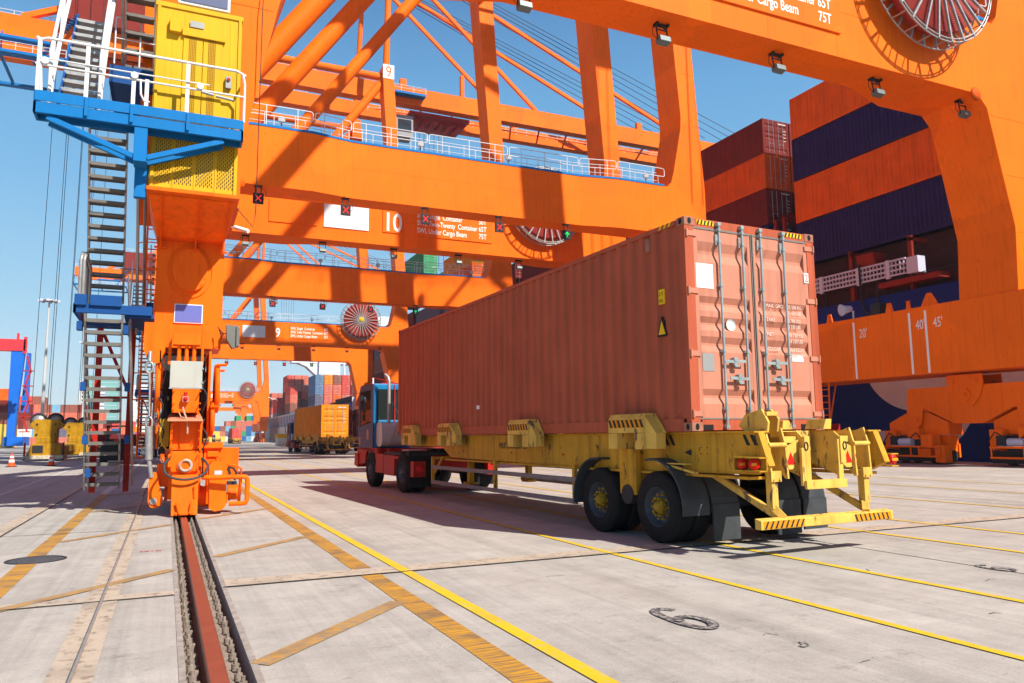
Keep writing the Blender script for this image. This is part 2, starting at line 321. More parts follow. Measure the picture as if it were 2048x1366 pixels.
def worn(name, rgb, wear, under=(.37, .34, .31), mapsc=(1, 1, 1), sc=9, dark=.0, rubber=.35):
    m = bpy.data.materials.new(name); m.use_nodes = True; n = m.node_tree.nodes; L = m.node_tree.links; b = n['Principled BSDF']; b.inputs['Roughness'].default_value = .75
    g = n.new('ShaderNodeNewGeometry'); P = g.outputs['Position']
    mp = n.new('ShaderNodeMapping'); mp.inputs['Scale'].default_value = mapsc; L.new(P, mp.inputs[0])
    t = n.new('ShaderNodeTexNoise'); t.inputs['Scale'].default_value = sc; t.inputs['Detail'].default_value = 10; t.inputs['Roughness'].default_value = .7; L.new(mp.outputs[0], t.inputs['Vector'])
    q = n.new('ShaderNodeMapRange'); q.inputs[1].default_value = wear-.05; q.inputs[2].default_value = wear+.06; L.new(t.outputs[0], q.inputs[0])
    mx = n.new('ShaderNodeMix'); mx.data_type = 'RGBA'; L.new(q.outputs[0], mx.inputs[0]); mx.inputs[6].default_value = (*rgb, 1); mx.inputs[7].default_value = (*under, 1)
    t2 = n.new('ShaderNodeTexNoise'); t2.inputs['Scale'].default_value = 2.3; t2.inputs['Detail'].default_value = 8; L.new(P, t2.inputs['Vector'])
    q2 = n.new('ShaderNodeMapRange'); q2.inputs[1].default_value = .5; q2.inputs[2].default_value = .72; q2.inputs[4].default_value = rubber; L.new(t2.outputs[0], q2.inputs[0])
    m2 = n.new('ShaderNodeMix'); m2.data_type = 'RGBA'; L.new(q2.outputs[0], m2.inputs[0]); L.new(mx.outputs[2], m2.inputs[6]); m2.inputs[7].default_value = (.10, .08, .07, 1)
    L.new(m2.outputs[2], b.inputs['Base Color']); return m
CON = concrete()
XQ = 34.6
TL, TR = .16, .58
g = MB()
def slab(x0, x1, y0, y1, z=0):
    g.add([(x0, y0, z), (x1, y0, z), (x1, y1, z), (x0, y1, z)], [(0, 1, 2, 3)])
slab(-1500, TL, -150, 2500); slab(TR, XQ, -150, 2500)
g.add([(XQ, -150, 0), (XQ, 2500, 0), (XQ, 2500, -6), (XQ, -150, -6)], [(0, 3, 2, 1)])
struct(g, 'ground', CON)
t = MB(); t.add([(TL, -150, -.24), (TR, -150, -.24), (TR, 2500, -.24), (TL, 2500, -.24)], [(0, 1, 2, 3)])
t.add([(TL, -150, 0), (TL, 2500, 0), (TL, 2500, -.24), (TL, -150, -.24)], [(0, 1, 2, 3)]); t.add([(TR, -150, 0), (TR, 2500, 0), (TR, 2500, -.24), (TR, -150, -.24)], [(3, 2, 1, 0)])
struct(t, 'rail_trench', 'trench')
w_ = mat('harbour_water', (.02, .06, .08), .08, var=.1, bump=.4, bscale=.6)
t = MB().add([(XQ+.01, -150, -2.4), (1500, -150, -2.4), (1500, 2500, -2.4), (XQ+.01, 2500, -2.4)], [(0, 1, 2, 3)]); struct(t, 'water', w_)
# steel edge angles of the trench
eg = mat('edge_steel', (.36, .32, .28), .7, metal=.2, var=.35, scale=9)
t = MB().box(TR-.012, TR+.035, -20, 300, -.2, .005); struct(t, 'trench_edge', eg)
t = MB().box(TL-.03, TL+.012, -20, 300, -.2, .005); struct(t, 'trench_edge', eg)
# crane rails
def rail_mb(xc, y0, y1, z=.0):
    prof = [(-.075, -.22), (.075, -.22), (.075, -.205), (.02, -.18), (.02, -.075), (.06, -.055), (.06, -.012), (.052, 0), (-.052, 0), (-.06, -.012), (-.06, -.055), (-.02, -.075), (-.02, -.18), (-.075, -.205)]
    return MB().prism([(xc+a, y0, z+b_) for a, b_ in prof], (0, y1-y0, 0))
struct(rail_mb(.36, -20, 400), 'crane_rail', 'rail')
struct(rail_mb(31.65, -20, 400, .045), 'crane_rail', 'rail')
# rail clips on both sides of the near rail (beyond countability in view: about 150 pairs)
cl = MB()
for k in range(110):
    y = 3.6+k*.25
    for s_ in (-1, 1):
        x = .36+s_*(.132+random.uniform(-.006, .006)); yy = y+random.uniform(-.02, .02); h = random.uniform(-.015, .015)
        cl.box(x-.045, x+.045, yy-.06, yy+.06, -.24, -.15+h)
        cl.hexa([(x-.04, yy-.035, -.15+h), (x+.04, yy-.035, -.15+h), (x+.04, yy+.035, -.15+h), (x-.04, yy+.035, -.15+h), (x-.03-s_*.03, yy-.03, -.10+h), (x+.01-s_*.03, yy-.03, -.10+h), (x+.01-s_*.03, yy+.03, -.10+h), (x-.03-s_*.03, yy+.03, -.10+h)])
        cl.cyl((x+s_*.012, yy, -.15+h), (x+s_*.012, yy, -.02+h), .014, n=8).cyl((x+s_*.012, yy, -.10+h), (x+s_*.012, yy, -.055+h), .028, n=6)
        if random.random() < .5: cl.cyl((x-.03, yy+.09, -.22), (x+.03, yy+.15, -.18), .03, .02, n=5)
o = struct(cl, 'rail_clips', 'rust'); o['kind'] = 'stuff'; tag(o, 'rusty bolts and clips in gravelly dirt beside the crane rail', 'rail clips')
# markings
YEL = worn('yellow_line_paint', (.64, .42, .004), .60, mapsc=(1, 1, 1), sc=14, rubber=.22)
OCH = worn('ochre_line_paint', (.52, .26, .012), .515, under=(.17, .10, .06), mapsc=(.5, 9, 1), sc=5, rubber=.8)
OCH2 = worn('ochre_faded_paint', (.46, .24, .03), .50, under=(.24, .19, .14), mapsc=(2.5, 10, 1), sc=4, rubber=.7)
PALE = worn('pale_joint_strip', (.44, .365, .275), .57, under=(.22, .17, .13), mapsc=(1, 1, 1), sc=9, rubber=.4)
GRM = worn('grime_border', (.25, .21, .18), .50, under=(.36, .33, .29), mapsc=(1, .5, 1), sc=5, rubber=.2)
WHT = worn('white_line_paint', (.62, .60, .57), .53, sc=10)
BLK = worn('faded_black_paint', (.05, .05, .05), .53, sc=30, rubber=.1)
DRK = mat('joint_dark_gap', (.05, .045, .04), .9, var=.3)  # dark line colour of the slab joints
REDP = mat('red_spray_paint', (.5, .06, .06), .8, var=.2)
def strip(mb, a, b_, w, z=.004, jit=0):
    a = Vector((*a, z)); b_ = Vector((*b_, z)); d = (b_-a); n_ = max(1, int(d.length/1.2)) if jit else 1; d2 = d.normalized(); s_ = Vector((-d2.y, d2.x, 0))*w/2
    pts = [a+d*i/n_ for i in range(n_+1)]; vs = []
    for p_ in pts: e = random.uniform(-jit, jit); vs += [p_-s_*(1+e), p_+s_*(1+random.uniform(-jit, jit))]
    mb.add(vs, [(2*i, 2*i+2, 2*i+3, 2*i+1) for i in range(n_)])
ml = MB()
for x, w, y0, y1 in ((2.49, .12, -3, 420), (5.17, .09, 0, 420), (6.86, .10, -3, 420), (9.58, .10, -3, 420), (11.25, .10, -3, 420), (14.9, .10, -3, 420), (18.4, .1, -3, 420), (21.2, .1, -3, 420)):
    strip(ml, (x, y0), (x, y1), w, .008)
struct(ml, 'lane_markings', YEL)
ml = MB(); strip(ml, (2.09, -3), (2.09, 60), .22, .004, .06); strip(ml, (-1.49, -3), (-1.49, 24), .21, .004, .05); struct(ml, 'safety_line_marking', OCH)
ml = MB()
for k in range(-1, 9):
    y = .39+5.1*k; strip(ml, (.62, y), (1.98, y+1.45), .17, .0065, .08)
    if k < 5: strip(ml, (-1.38, y+2.65), (.12, y+4.3), .15, .0075, .1)
struct(ml, 'safety_hatch_marking', OCH2)
ml = MB()
for y in (8.62, 33.5, 58.4, 83.2): strip(ml, (TR, y), (34, y-.0), .40, .0045, .04)
strip(ml, (-30, 8.33), (TL-.03, 8.36), .24, .0045, .05)
for x in (-.575, -.425): strip(ml, (x, -3), (x, 60), .125, .005, .05)
strip(ml, (-2.47, 8.5), (-2.47, 80), .28, .0045, .05)
struct(ml, 'joint_strip_marking', PALE)
ml = MB(); strip(ml, (TR, 8.405), (34, 8.405), .045, .009); strip(ml, (-30, 8.20), (TL-.03, 8.22), .03, .009); strip(ml, (-.5, -3), (-.5, 90), .018, .009); strip(ml, (-2.32, 8.5), (-2.32, 90), .03, .009)
for y in (33.3, 58.2, 83): strip(ml, (TR, y), (34, y), .03, .009)
for y in (14.4,): strip(ml, (-2.3, y), (-.68, y), .03, .009)
for x in (8.2, 15.5, 23): strip(ml, (x, -3), (x, 90), .02, .003)
struct(ml, 'expansion_joint', DRK)
ml = MB(); strip(ml, (-4.15, 22), (-4.6, 55), .12, .004, .05); strip(ml, (-1.52, 24.2), (-1.5, 80), .2, .004, .05); struct(ml, 'white_line_marking', WHT)
ml = MB(); ml.cyl((-.49, -3, .018), (-.49, 22, .018), .012, n=6); struct(ml, 'joint_angle_bar', 'steel')
ml = MB()

def ribbon(mb, pts, w, z=.006):
    P = [Vector((*q, z)) for q in pts]; vs = []
    for i in range(len(P)):
        d = (P[min(i+1, len(P)-1)]-P[max(i-1, 0)]).normalized(); n_ = Vector((-d.y, d.x, 0))*w/2; vs += [P[i]-n_+Vector((0, 0, i*.0002)), P[i]+n_+Vector((0, 0, i*.0002))]
    mb.add(vs, [(2*i, 2*i+2, 2*i+3, 2*i+1) for i in range(len(P)-1)])
def six(mb, x, y, w, h, st):
    P = [(x+w*.92, y+h*.86), (x+w*.7, y+h*.97), (x+w*.4, y+h*.96), (x+w*.15, y+h*.8), (x+w*.08, y+h*.5), (x+w*.1, y+h*.25), (x+w*.3, y+h*.05), (x+w*.6, y+h*.03), (x+w*.88, y+h*.18), (x+w*.9, y+h*.38), (x+w*.65, y+h*.53), (x+w*.35, y+h*.5), (x+w*.12, y+h*.36)]
    ribbon(mb, [(q.x, q.y) for q in smooth([(a_, b_, 0) for a_, b_ in P], 4)], st)
six(ml, 3.74, 4.88, .27, .74, .085); six(ml, 8.15, 5.35, .2, .42, .05); ribbon(ml, [(4.1, 4.2), (4.16, 4.22), (4.2, 4.3)], .05)
for k in range(12):
    x = random.uniform(3, 9); y = random.uniform(3.6, 13); ribbon(ml, [(x, y), (x+random.uniform(.02, .14), y+random.uniform(-.05, .05)), (x+random.uniform(.1, .22), y+random.uniform(-.06, .08))], random.uniform(.006, .014), .005)
struct(ml, 'bay_number_marking', BLK)
ml = MB(); text_mb(ml, 'K185', .16, (-.0, 11.6, .006), (-1, .02, 0), (0, -1, 0), ext=.001, sx=.8); struct(ml, 'survey_mark', REDP)
# manhole
mh = Thing('manhole_cover', 'round dark iron manhole cover set in the pale concrete, crossed by a worn ochre line', 'manhole cover', (0, 0, 0), (-1.44, 11.44, 0))
mh.part(MB().lathe([(.0, .007), (.29, .007), (.3, .004)], (-1.44, 11.44, 0), (0, 0, 1), 32), 'cover', mat('manhole_iron', (.10, .10, .105), .6, metal=.3, var=.5, scale=25, bump=.8, bscale=30))
mh.part(MB().lathe([(.305, 0), (.305, .009), (.34, .009), (.34, 0)], (-1.44, 11.44, 0), (0, 0, 1), 32), 'frame', 'dark')
# ================================================================ GANTRY CRANES
Y0, ZB, ZT = 18.5, 14.8, 18.05
YF = 40.75            # front of the far frame's legs
CRL = 'orange quay crane '
CR = Thing('gantry_crane', CRL + 'closest to camera, with yellow lift and blue platform on its left leg', 'quay crane', (0, 0, 0), (.36, Y0, 0), group='orange gantry cranes in a row along the quay')
def handrail(mb, pts, h=1.1, step=1.6, rr=.026, gap=True):
    for a, b_ in zip(pts, pts[1:]):
        a = Vector(a); b_ = Vector(b_); L_ = (b_-a).length; n_ = max(1, round(L_/step)); d = (b_-a)/n_; U = Vector((0, 0, 1))
        for i in range(n_+1): mb.cyl(a+d*i, a+d*i+U*h, rr, n=5, caps=False)
        mb.cyl(a+U*h, b_+U*h, rr, n=5); mb.cyl(a+U*h*.55, b_+U*h*.55, rr*.8, n=5)
def frame(yl, yb, bf, bb, far):
    # landside leg and waterside leg: tapered box columns with haunches at the portal beam
    CR.part(MB().xz([(-.85, 6.9), (1.35, 6.9), (1.36, 8.4), (2.12, 12.2), (2.6, 13.9), (3.0, ZB), (3.0, ZT), (2.7, ZT+.25), (1.9, 20.2), (1.55, 22.4), (1.2, 60), (-.5, 60), (-.85, 22)], yl, yb), 'leg', 'orange', .02)
    CR.part(MB().xz([(30.3, 6.9), (33.3, 6.9), (33.3, 18), (30.9, 55), (30.5, 60), (28.9, 60), (29.1, 55), (31.5, 23.2), (31.45, 22.4), (30.75, 19.2), (30.5, 18.4), (30.2, ZT), (28.9, ZT), (28.9, ZB), (29.4, 14.3), (30.5, 9.5)], yl, yb), 'leg', 'orange', .02)
    CR.part(MB().xy([(3.0, bf[0]), (6.7, bf[0]), (8.9, bf[1]), (23.6, bf[1]), (26.2, bf[0]), (28.9, bf[0]), (28.9, bb[0]), (26.2, bb[0]), (23.6, bb[1]), (8.9, bb[1]), (6.7, bb[0]), (3.0, bb[0])], ZB, ZT), 'portal_beam', 'orange')
    # weld seams and lugs
    s = MB(); y = bf[1]-.004
    for x in (12.6, 18.1, 21.3): s.box(x, x+.012, y, y+.02, ZB+.02, ZT-.02)
    s.box(8.95, 23.5, y, y+.02, 16.55, 16.562)
    for x in (2.95, 28.75): s.lathe([(0, 0), (.28, 0), (.28, .05), (0, .05)], (x, yl-.05, ZB-.05), (0, 1, 0), 14); s.lathe([(0, 0), (.09, 0)], (x, yl-.052, ZB-.05), (0, 1, 0), 8)
    for x0, x1, zz_ in ((-.8, 1.4, 9.6), (-.8, 2.0, 12.0), (30.6, 33.2, 9.3), (30.2, 33.2, 11.6), (29.5, 33.2, 14.0), (31.6, 33.0, 22.6), (31.5, 32.8, 26.4), (-.8, 1.5, 22.4)): CR.part(MB().box(x0, x1, yl-.004, yl+.01, zz_, zz_+.022), 'weld_line', 'weld')
    CR.part(s, 'weld_seam', 'weld')
    ym = (yl+yb)/2
    CR.part(MB().cyl((1.2, ym, 18.4), (29.8, ym, 17+1.41*29.6), .64, n=24), 'diagonal_brace', 'orange')
    CR.part(MB().cyl((1.0, ym, 58.5), (29.4, ym, 58.5), .6, n=14), 'tie_tube', 'orange')
    CR.part(MB().cyl((29.7, ym, 60), (30.6, ym + (1.5 if not far else -1.5), 87), .55, .42, n=10), 'mast', 'orange')
frame(Y0, 20.95, (Y0+.0, Y0+.0), (20.9, 20.1), False)
frame(YF, 43.2, (YF, YF+.45), (42.75, 42.75), True)
CR.part(MB().box(30.2, 31, 19.8, 42, 86, 87), 'mast_head', 'orange')
# sill beams along the rails
CR.part(MB().box(-.35, 1.03, 18.02, 43.6, 3.95, 6.85), 'sill_beam', 'orange', .015)
CR.part(MB().box(-.37, 1.06, 17.93, 18.04, 3.86, 3.98).box(-.40, -.34, 18.0, 43.6, 3.84, 3.96).box(1.02, 1.09, 18.0, 43.6, 3.84, 3.96), 'sill_flange', 'orange')
sw = CR.part(MB().box(30.25, 32.9, 17.4, 44.6, 3.95, 6.95), 'sill_beam', 'orange', .02)
s = MB()
for y, z0 in ((26.4, 4.0), (23.35, 4.0), (22.55, 4.0)): s.box(30.238, 30.25, y-.05, y+.05, z0, 6.75)
CR.part(s, 'length_mark', 'lett')
s = MB()
for y, t_ in ((26.1, "20'"), (23.05, "40'"), (22.2, "45'")): text_mb(s, t_, .62, (30.24, y, 5.95), (0, -1, 0), (0, 0, 1), sx=.62)
CR.part(s, 'lettering', 'lett')
s = MB()
for y, w2 in ((22.35, .42), (24.4, .22), (27.9, .2), (23.4, .12)):
    s.xz([(30.3, 6.9)], 0, 0) if 0 else s.yz([(y-w2, 6.93), (y+w2, 6.93), (y+w2*.6, 7.25), (y+.1, 7.25+w2*.6), (y-.1, 7.25+w2*.6), (y-w2*.6, 7.25)], 30.3, 30.36)
    s.cyl((30.28, y, 7.2+w2*.2), (30.38, y, 7.2+w2*.2), .07, n=10)
CR.part(s, 'lifting_lug', 'orange2')
# sill end: oval cover, blue sign
s = MB(); pts = [(.33+.37*cos(t*pi/16), 5.22+.49*sin(t*pi/16)) for t in range(32)]
s.xz(pts, 17.93, 18.0); s2 = [(.33+.46*cos(t*pi/16), 5.2+.60*sin(t*pi/16)) for t in range(33)]
for a, b_ in zip(s2, s2[1:]): s.cyl((a[0], 18.0, a[1]), (b_[0], 18.0, b_[1]), .012, n=4)
for t in range(16): a = t*pi/8; s.cyl((.33+.335*cos(a), 17.9, 5.22+.45*sin(a)), (.33+.335*cos(a), 17.94, 5.22+.45*sin(a)), .013, n=6)
for x in (.14, .5): s.box(x-.012, x+.012, 17.9, 17.94, 5.1, 5.32)
CR.part(s, 'inspection_cover', 'orange', .004)
CR.part(MB().box(.06, .60, 17.975, 18.015, 4.05, 4.43), 'sign_plate', 'palegreyblue', label='plain violet blue sign on the end of the sill beam')
CR.part(MB().box(.04, .62, 17.985, 18.017, 4.03, 4.45), 'sign_frame', 'whiteflat')
# lift bracket
s = MB().box(-.56, 1.17, 16.0, 18.4, 6.36, 6.44)
s.hexa([(-.37, 17.6, 5.85), (1.0, 17.6, 5.85), (1.0, 18.3, 5.85), (-.37, 18.3, 5.85), (-.52, 16.25, 6.35), (1.13, 16.25, 6.35), (1.13, 18.3, 6.35), (-.52, 18.3, 6.35)])
for x in (-.3, .40, .96): s.prism([(x, 16.1, 6.35), (x, 17.45, 5.82), (x, 17.95, 5.62), (x, 18.0, 6.35)], (.02, 0, 0))
for x in (-.29, .41, .97): s.box(x-.13, x+.13, 17.9, 17.99, 5.66, 5.69)
CR.part(s, 'lift_bracket', 'orange2', .008)
# lift shaft
def LX(x): return (x+.55)*.947-.53
def LZ(z): return (z-1.5)*.947+1.55
s = MB().box(-.53, 1.11, 16.10, 18.0, 6.45, 10.28); s.box(-.55, 1.13, 16.07, 18.02, 10.26, 10.36); s.box(-.51, -.45, 16.07, 16.11, 6.45, 10.26); s.box(1.04, 1.10, 16.07, 16.11, 6.45, 10.26)
for x in (-.22, .0, .88): s.box(x, x+.012, 16.093, 16.11, 7.7, 10.2)
s.box(LX(-.03), LX(.84), 16.02, 16.10, LZ(10.10), LZ(10.28)).box(LX(-.28), LX(-.06), 15.97, 16.1, LZ(10.12), LZ(10.42))
lift = CR.part(s, 'lift_shaft', 'yellow', .008)
s = MB().box(LX(.0), LX(.385), 16.07, 16.11, 7.6, LZ(10.08)).box(LX(.40), LX(.79), 16.07, 16.11, 7.6, LZ(10.08))
door = CR.part(s, 'lift_door', 'yellow', .004, parent=lift)
M['grille'] = mat('grille_ochre', (.30, .16, .012), .6, var=.1)
for x in (.11, .50):
    s = MB()
    for i in range(5):
        for k in range(48): s.box(LX(x+i*.032), LX(x+i*.032+.02), 16.062, 16.072, 7.75+k*.042, 7.75+k*.042+.026)
    CR.part(s, 'door_grille', 'grille', parent=lift)
CR.part(MB().box(LX(.12), LX(.40), 16.05, 16.066, LZ(10.33), LZ(10.47)), 'notice', 'plate', parent=lift)
cbx = CR.part(MB().box(LX(.87), LX(.99), 16.0, 16.09, LZ(9.05), LZ(9.32)), 'call_box', 'plate', .01, parent=lift)
CR.part(MB().cyl((LX(.93), 15.97, LZ(9.24)), (LX(.93), 16.0, LZ(9.24)), .035, n=10), 'call_button', 'cabred', parent=lift)
s = MB()
for px in range(4):
    x0 = -.46+px*.395
    for i in range(9):
        for k in range(11):
            x = x0+i*.036; z = 6.56+k*.085+(i % 2)*.042; s.box(x, x+.014, 16.088, 16.102, z, z+.046)
CR.part(s, 'perforated_panel', 'dark', parent=lift)
s = MB()
for px in range(5): s.box(-.505+px*.395, -.485+px*.395, 16.08, 16.10, 6.46, 7.5)
CR.part(s, 'panel_rib', 'yellow', parent=lift)
s = MB().box(-.14, .86, 16.1, 16.6, 10.42, 11.3); CR.part(s, 'upper_window_frame', 'whiteflat', parent=lift)
CR.part(MB().box(-.09, .81, 16.08, 16.105, 10.47, 11.3), 'window_pane', mat('slate_pane', (.12, .14, .22), .3, var=.05), parent=lift)
# blue access platform
s = MB(); xs = (-2.46, -1.62, -.86, .13, 1.16)
for a, b_ in zip(xs, xs[1:]): s.box(a+.006, b_-.006, 15.58, 15.6, 7.68, 7.88)
s.box(-2.47, 1.17, 15.6, 15.68, 7.46, 7.67)
for x in xs[1:4]: s.box(x-.03, x+.03, 15.55, 15.585, 7.5, 7.86)
s.box(-2.47, -2.42, 15.6, 16.05, 7.46, 7.86); s.box(1.12, 1.17, 15.6, 16.05, 7.46, 7.86); s.box(-2.42, 1.12, 15.98, 16.05, 7.46, 7.60)
CR.part(s, 'platform_fascia', 'blue', .006)
s = MB().box(-2.42, 1.12, 15.68, 16.0, 7.62, 7.66)
for i in range(26): x = -2.40+i*.138; s.box(x, x+.02, 15.7, 15.98, 7.58, 7.62)
CR.part(s, 'platform_grating', 'steel')
s = MB()
for yy in (15.62, 15.92):
    s.box(-.80, -.57, yy, yy+.13, 6.78, 7.46)
    s.bar((-2.25, yy+.07, 7.42), (-.80, yy+.07, 6.88), .08, .10); s.bar((-.57, yy+.07, 6.88), (.80, yy+.07, 7.42), .08, .10)
s.box(-.78, -.57, 16.05, 16.2, 6.2, 7.1); s.bar((-.68, 16.1, 7.0), (-.3, 18.0, 6.9), .14, .14); s.box(-.8, -.57, 15.75, 15.92, 6.78, 6.95)
CR.part(s, 'platform_bracket', 'blue', .006)
s = MB(); Yr = 15.6
def rr_(pts, rad=.022): s.path(pts, rad, 8)
rr_([(-2.36, Yr, 7.88), (-2.42, Yr, 8.75), (-2.4, Yr, 8.87), (-2.3, Yr, 8.91), (1.0, Yr, 8.91), (1.12, Yr+.03, 8.88), (1.17, Yr+.1, 8.7), (1.17, Yr+.1, 7.88)], .028)
s.cyl((-2.4, Yr, 8.38), (1.15, Yr, 8.38), .022, n=8); s.cyl((-2.4, Yr-.03, 8.5), (.5, Yr-.03, 8.5), .014, n=6)
for x in (-2.42, -1.64, -.85, -.62, .10): s.box(x-.035, x+.035, Yr-.01, Yr+.02, 7.85, 8.9 if x != -.62 and x != -.85 else 8.42)
rr_([(-.8, Yr, 8.38), (-.74, Yr, 8.40), (-.72, Yr, 8.1), (-.66, Yr, 7.98), (-.56, Yr, 7.97)], .02); rr_([(1.17, Yr+.1, 8.9), (1.17, 16.05, 8.9)], .026); rr_([(-2.46, Yr, 8.9), (-2.46, 16.1, 8.9)], .026); rr_([(-2.46, Yr, 8.4), (-2.46, 16.1, 8.4)], .02)
CR.part(s, 'platform_railing', 'white')
s = MB()
for x in (-2.32, -.84, .33): s.cyl((x, Yr-.06, 8.45), (x, Yr+.02, 8.45), .065, n=12)
CR.part(s, 'railing_clamp', 'whiteflat')
CR.part(MB().cyl((.36, Yr-.05, 8.33), (.58, Yr-.05, 8.30), .03, n=8).cyl((.62, Yr-.05, 8.29), (.95, Yr-.05, 8.26), .032, n=8), 'tube_lamp', 'steel')
# stair flights
def flight(x0, x1, ya, za, yb, zb, n_, mt='tread', strm='steel', railm='steel', rail=True, up=None):
    s = MB()
    for i in range(n_):
        t_ = (i+.5)/n_; y = ya+(yb-ya)*t_; z = za+(zb-za)*t_
        s.box(x0, x1, y-.13, y+.13, z-.06, z)
        s.box(x0+.04, x1-.04, y-.14, y-.13, z-.075, z-.01)
    f1 = CR.part(s, 'stair_treads', mt)
    s = MB()
    for x in (x0, x1): s.bar((x, ya, za), (x, yb, zb), .035, .17)
    CR.part(s, 'stair_stringers', strm)
    if rail:
        s = MB(); h = 1.0
        for x in (x0-.05, x1+.05):
            s.cyl((x, ya, za+h), (x, yb, zb+h), .022, n=6); s.cyl((x, ya, za+h*.5), (x, yb, zb+h*.5), .017, n=6)
            for i in range(5): t_ = i/4; y = ya+(yb-ya)*t_; z = za+(zb-za)*t_; s.box(x-.02, x+.02, y-.03, y+.03, z-.1, z+h)
        CR.part(s, 'stair_handrail', railm)
flight(-1.60, -.93, 17.35, 4.05, 19.25, .45, 16, rail=False)
flight(-1.72, -1.02, 17.3, 8.15, 19.0, 4.55, 15, rail=False)
s = MB()
for x in (-1.47, -.80): s.box(x-.06, x+.06, 19.35, 19.5, .34, 4.1)
s.bar((-1.42, 19.4, 3.95), (-.85, 19.4, 2.6), .07); s.bar((-1.47, 19.42, 2.45), (-.8, 19.42, 2.45), .05)
CR.part(s, 'stair_post', 'cabred')
s = MB().box(-1.82, -.38, 17.3, 17.38, 4.05, 4.24).box(-1.82, -1.76, 17.3, 19.4, 4.05, 4.24).box(-1.8, -.5, 18.9, 19.5, 4.02, 4.1).box(-1.80, -1.58, 17.24, 17.3, 4.2, 4.42).box(-1.52, -.95, 17.24, 17.3, 4.2, 4.42).box(-.9, -.34, 17.4, 19.4, 4.0, 4.08)
for x, z in ((-1.7, 3.8), (-.86, 3.75), (-1.62, 2.6), (-.8, 2.6), (-1.57, 1.5), (-.78, 1.5), (-1.5, .8)): s.box(x-.05, x+.05, 18.9-z*.4, 19.1-z*.4, z-.09, z+.09)
CR.part(s, 'stair_landing', 'dblue', .005)
s = MB()
for x in (-1.72, -1.66): s.path([(x, 17.3, 4.4), (x, 17.2, 5.1), (x+.03, 17.2, 5.25), (x+.05, 18.0, 5.1), (x+.05, 18.0, 4.3)], .035, 6)
s.bar((-.80, 17.4, 8.0), (-.72, 19.1, 3.9), .05, .2); s.bar((-.80, 17.5, 4.3), (-.66, 19.3, .5), .035, .15)
s.cyl((-.66, 17.4, 8.4), (-.62, 19.3, 4.6), .03, n=6); s.cyl((-.86, 17.4, 4.9), (-.72, 19.4, 1.3), .02, n=6); s.cyl((-1.68, 17.4, 4.9), (-1.54, 19.4, 1.3), .02, n=6)
for k in range(5): s.cyl((-1.66+k*.03, 17.4+k*.47, 4.05-k*.85), (-1.66+k*.03, 17.4+k*.47, 5-k*.85), .018, n=5)
CR.part(s, 'stair_handrail', 'steel')
# stair up from the platform, with white rails
flight(-2.18, -1.52, 16.2, 7.75, 18.5, 10.9, 12, mt='steel', strm='dblue', rail=False)
s = MB()
for x in (-2.28, -1.45):
    s.path([(x, 16.1, 7.7), (x, 16.15, 8.3), (x, 17.1, 9.9), (x, 18.3, 11.7)], .042, 8); s.path([(x, 15.95, 7.8), (x, 15.95, 8.9), (x, 16.7, 10.2), (x, 18.0, 12.2)], .034, 8)
    s.box(x-.03, x+.03, 17.0, 17.06, 9.6, 10.7); s.box(x-.03, x+.03, 16.1, 16.16, 7.7, 9.2)
CR.part(s, 'stair_handrail', 'white')
s = MB().box(-1.45, -.3, 18.1, 18.18, 9.35, 9.75).box(-1.45, -.3, 18.18, 20.6, 9.35, 9.42).box(-1.48, -1.4, 18.1, 20.6, 9.35, 9.75); CR.part(s, 'upper_landing', 'dblue')
flight(-1.2, -.62, 16.8, 12.6, 18.9, 9.5, 10, rail=False)
s = MB().bar((-.56, 16.8, 12.9), (-.52, 19.0, 9.4), .06, .3).bar((-1.3, 16.8, 13.0), (-1.26, 19.0, 9.6), .05, .2); CR.part(s, 'stair_handrail', 'steel')
handr = MB(); handrail(handr, [(-1.4, 18.15, 9.8), (-.4, 18.15, 9.8)], step=.5, rr=.018); CR.part(handr, 'landing_railing', 'white')
# caged ladder behind the leg, orange
s = MB()
for x in (-.75, -.45): s.cyl((x, 24, 1), (x, 24, 9), .03, n=6)
for k in range(26): s.cyl((-.75, 24, 1+k*.3), (-.45, 24, 1+k*.3), .02, n=5)
for k in range(9):
    s.path([(-.6+.38*cos(a), 24-.36*sin(a)-.1, 2.6+k*.75) for a in [pi*i/8 for i in range(9)]], .018, 5)
CR.part(s, 'caged_ladder', 'orange2')
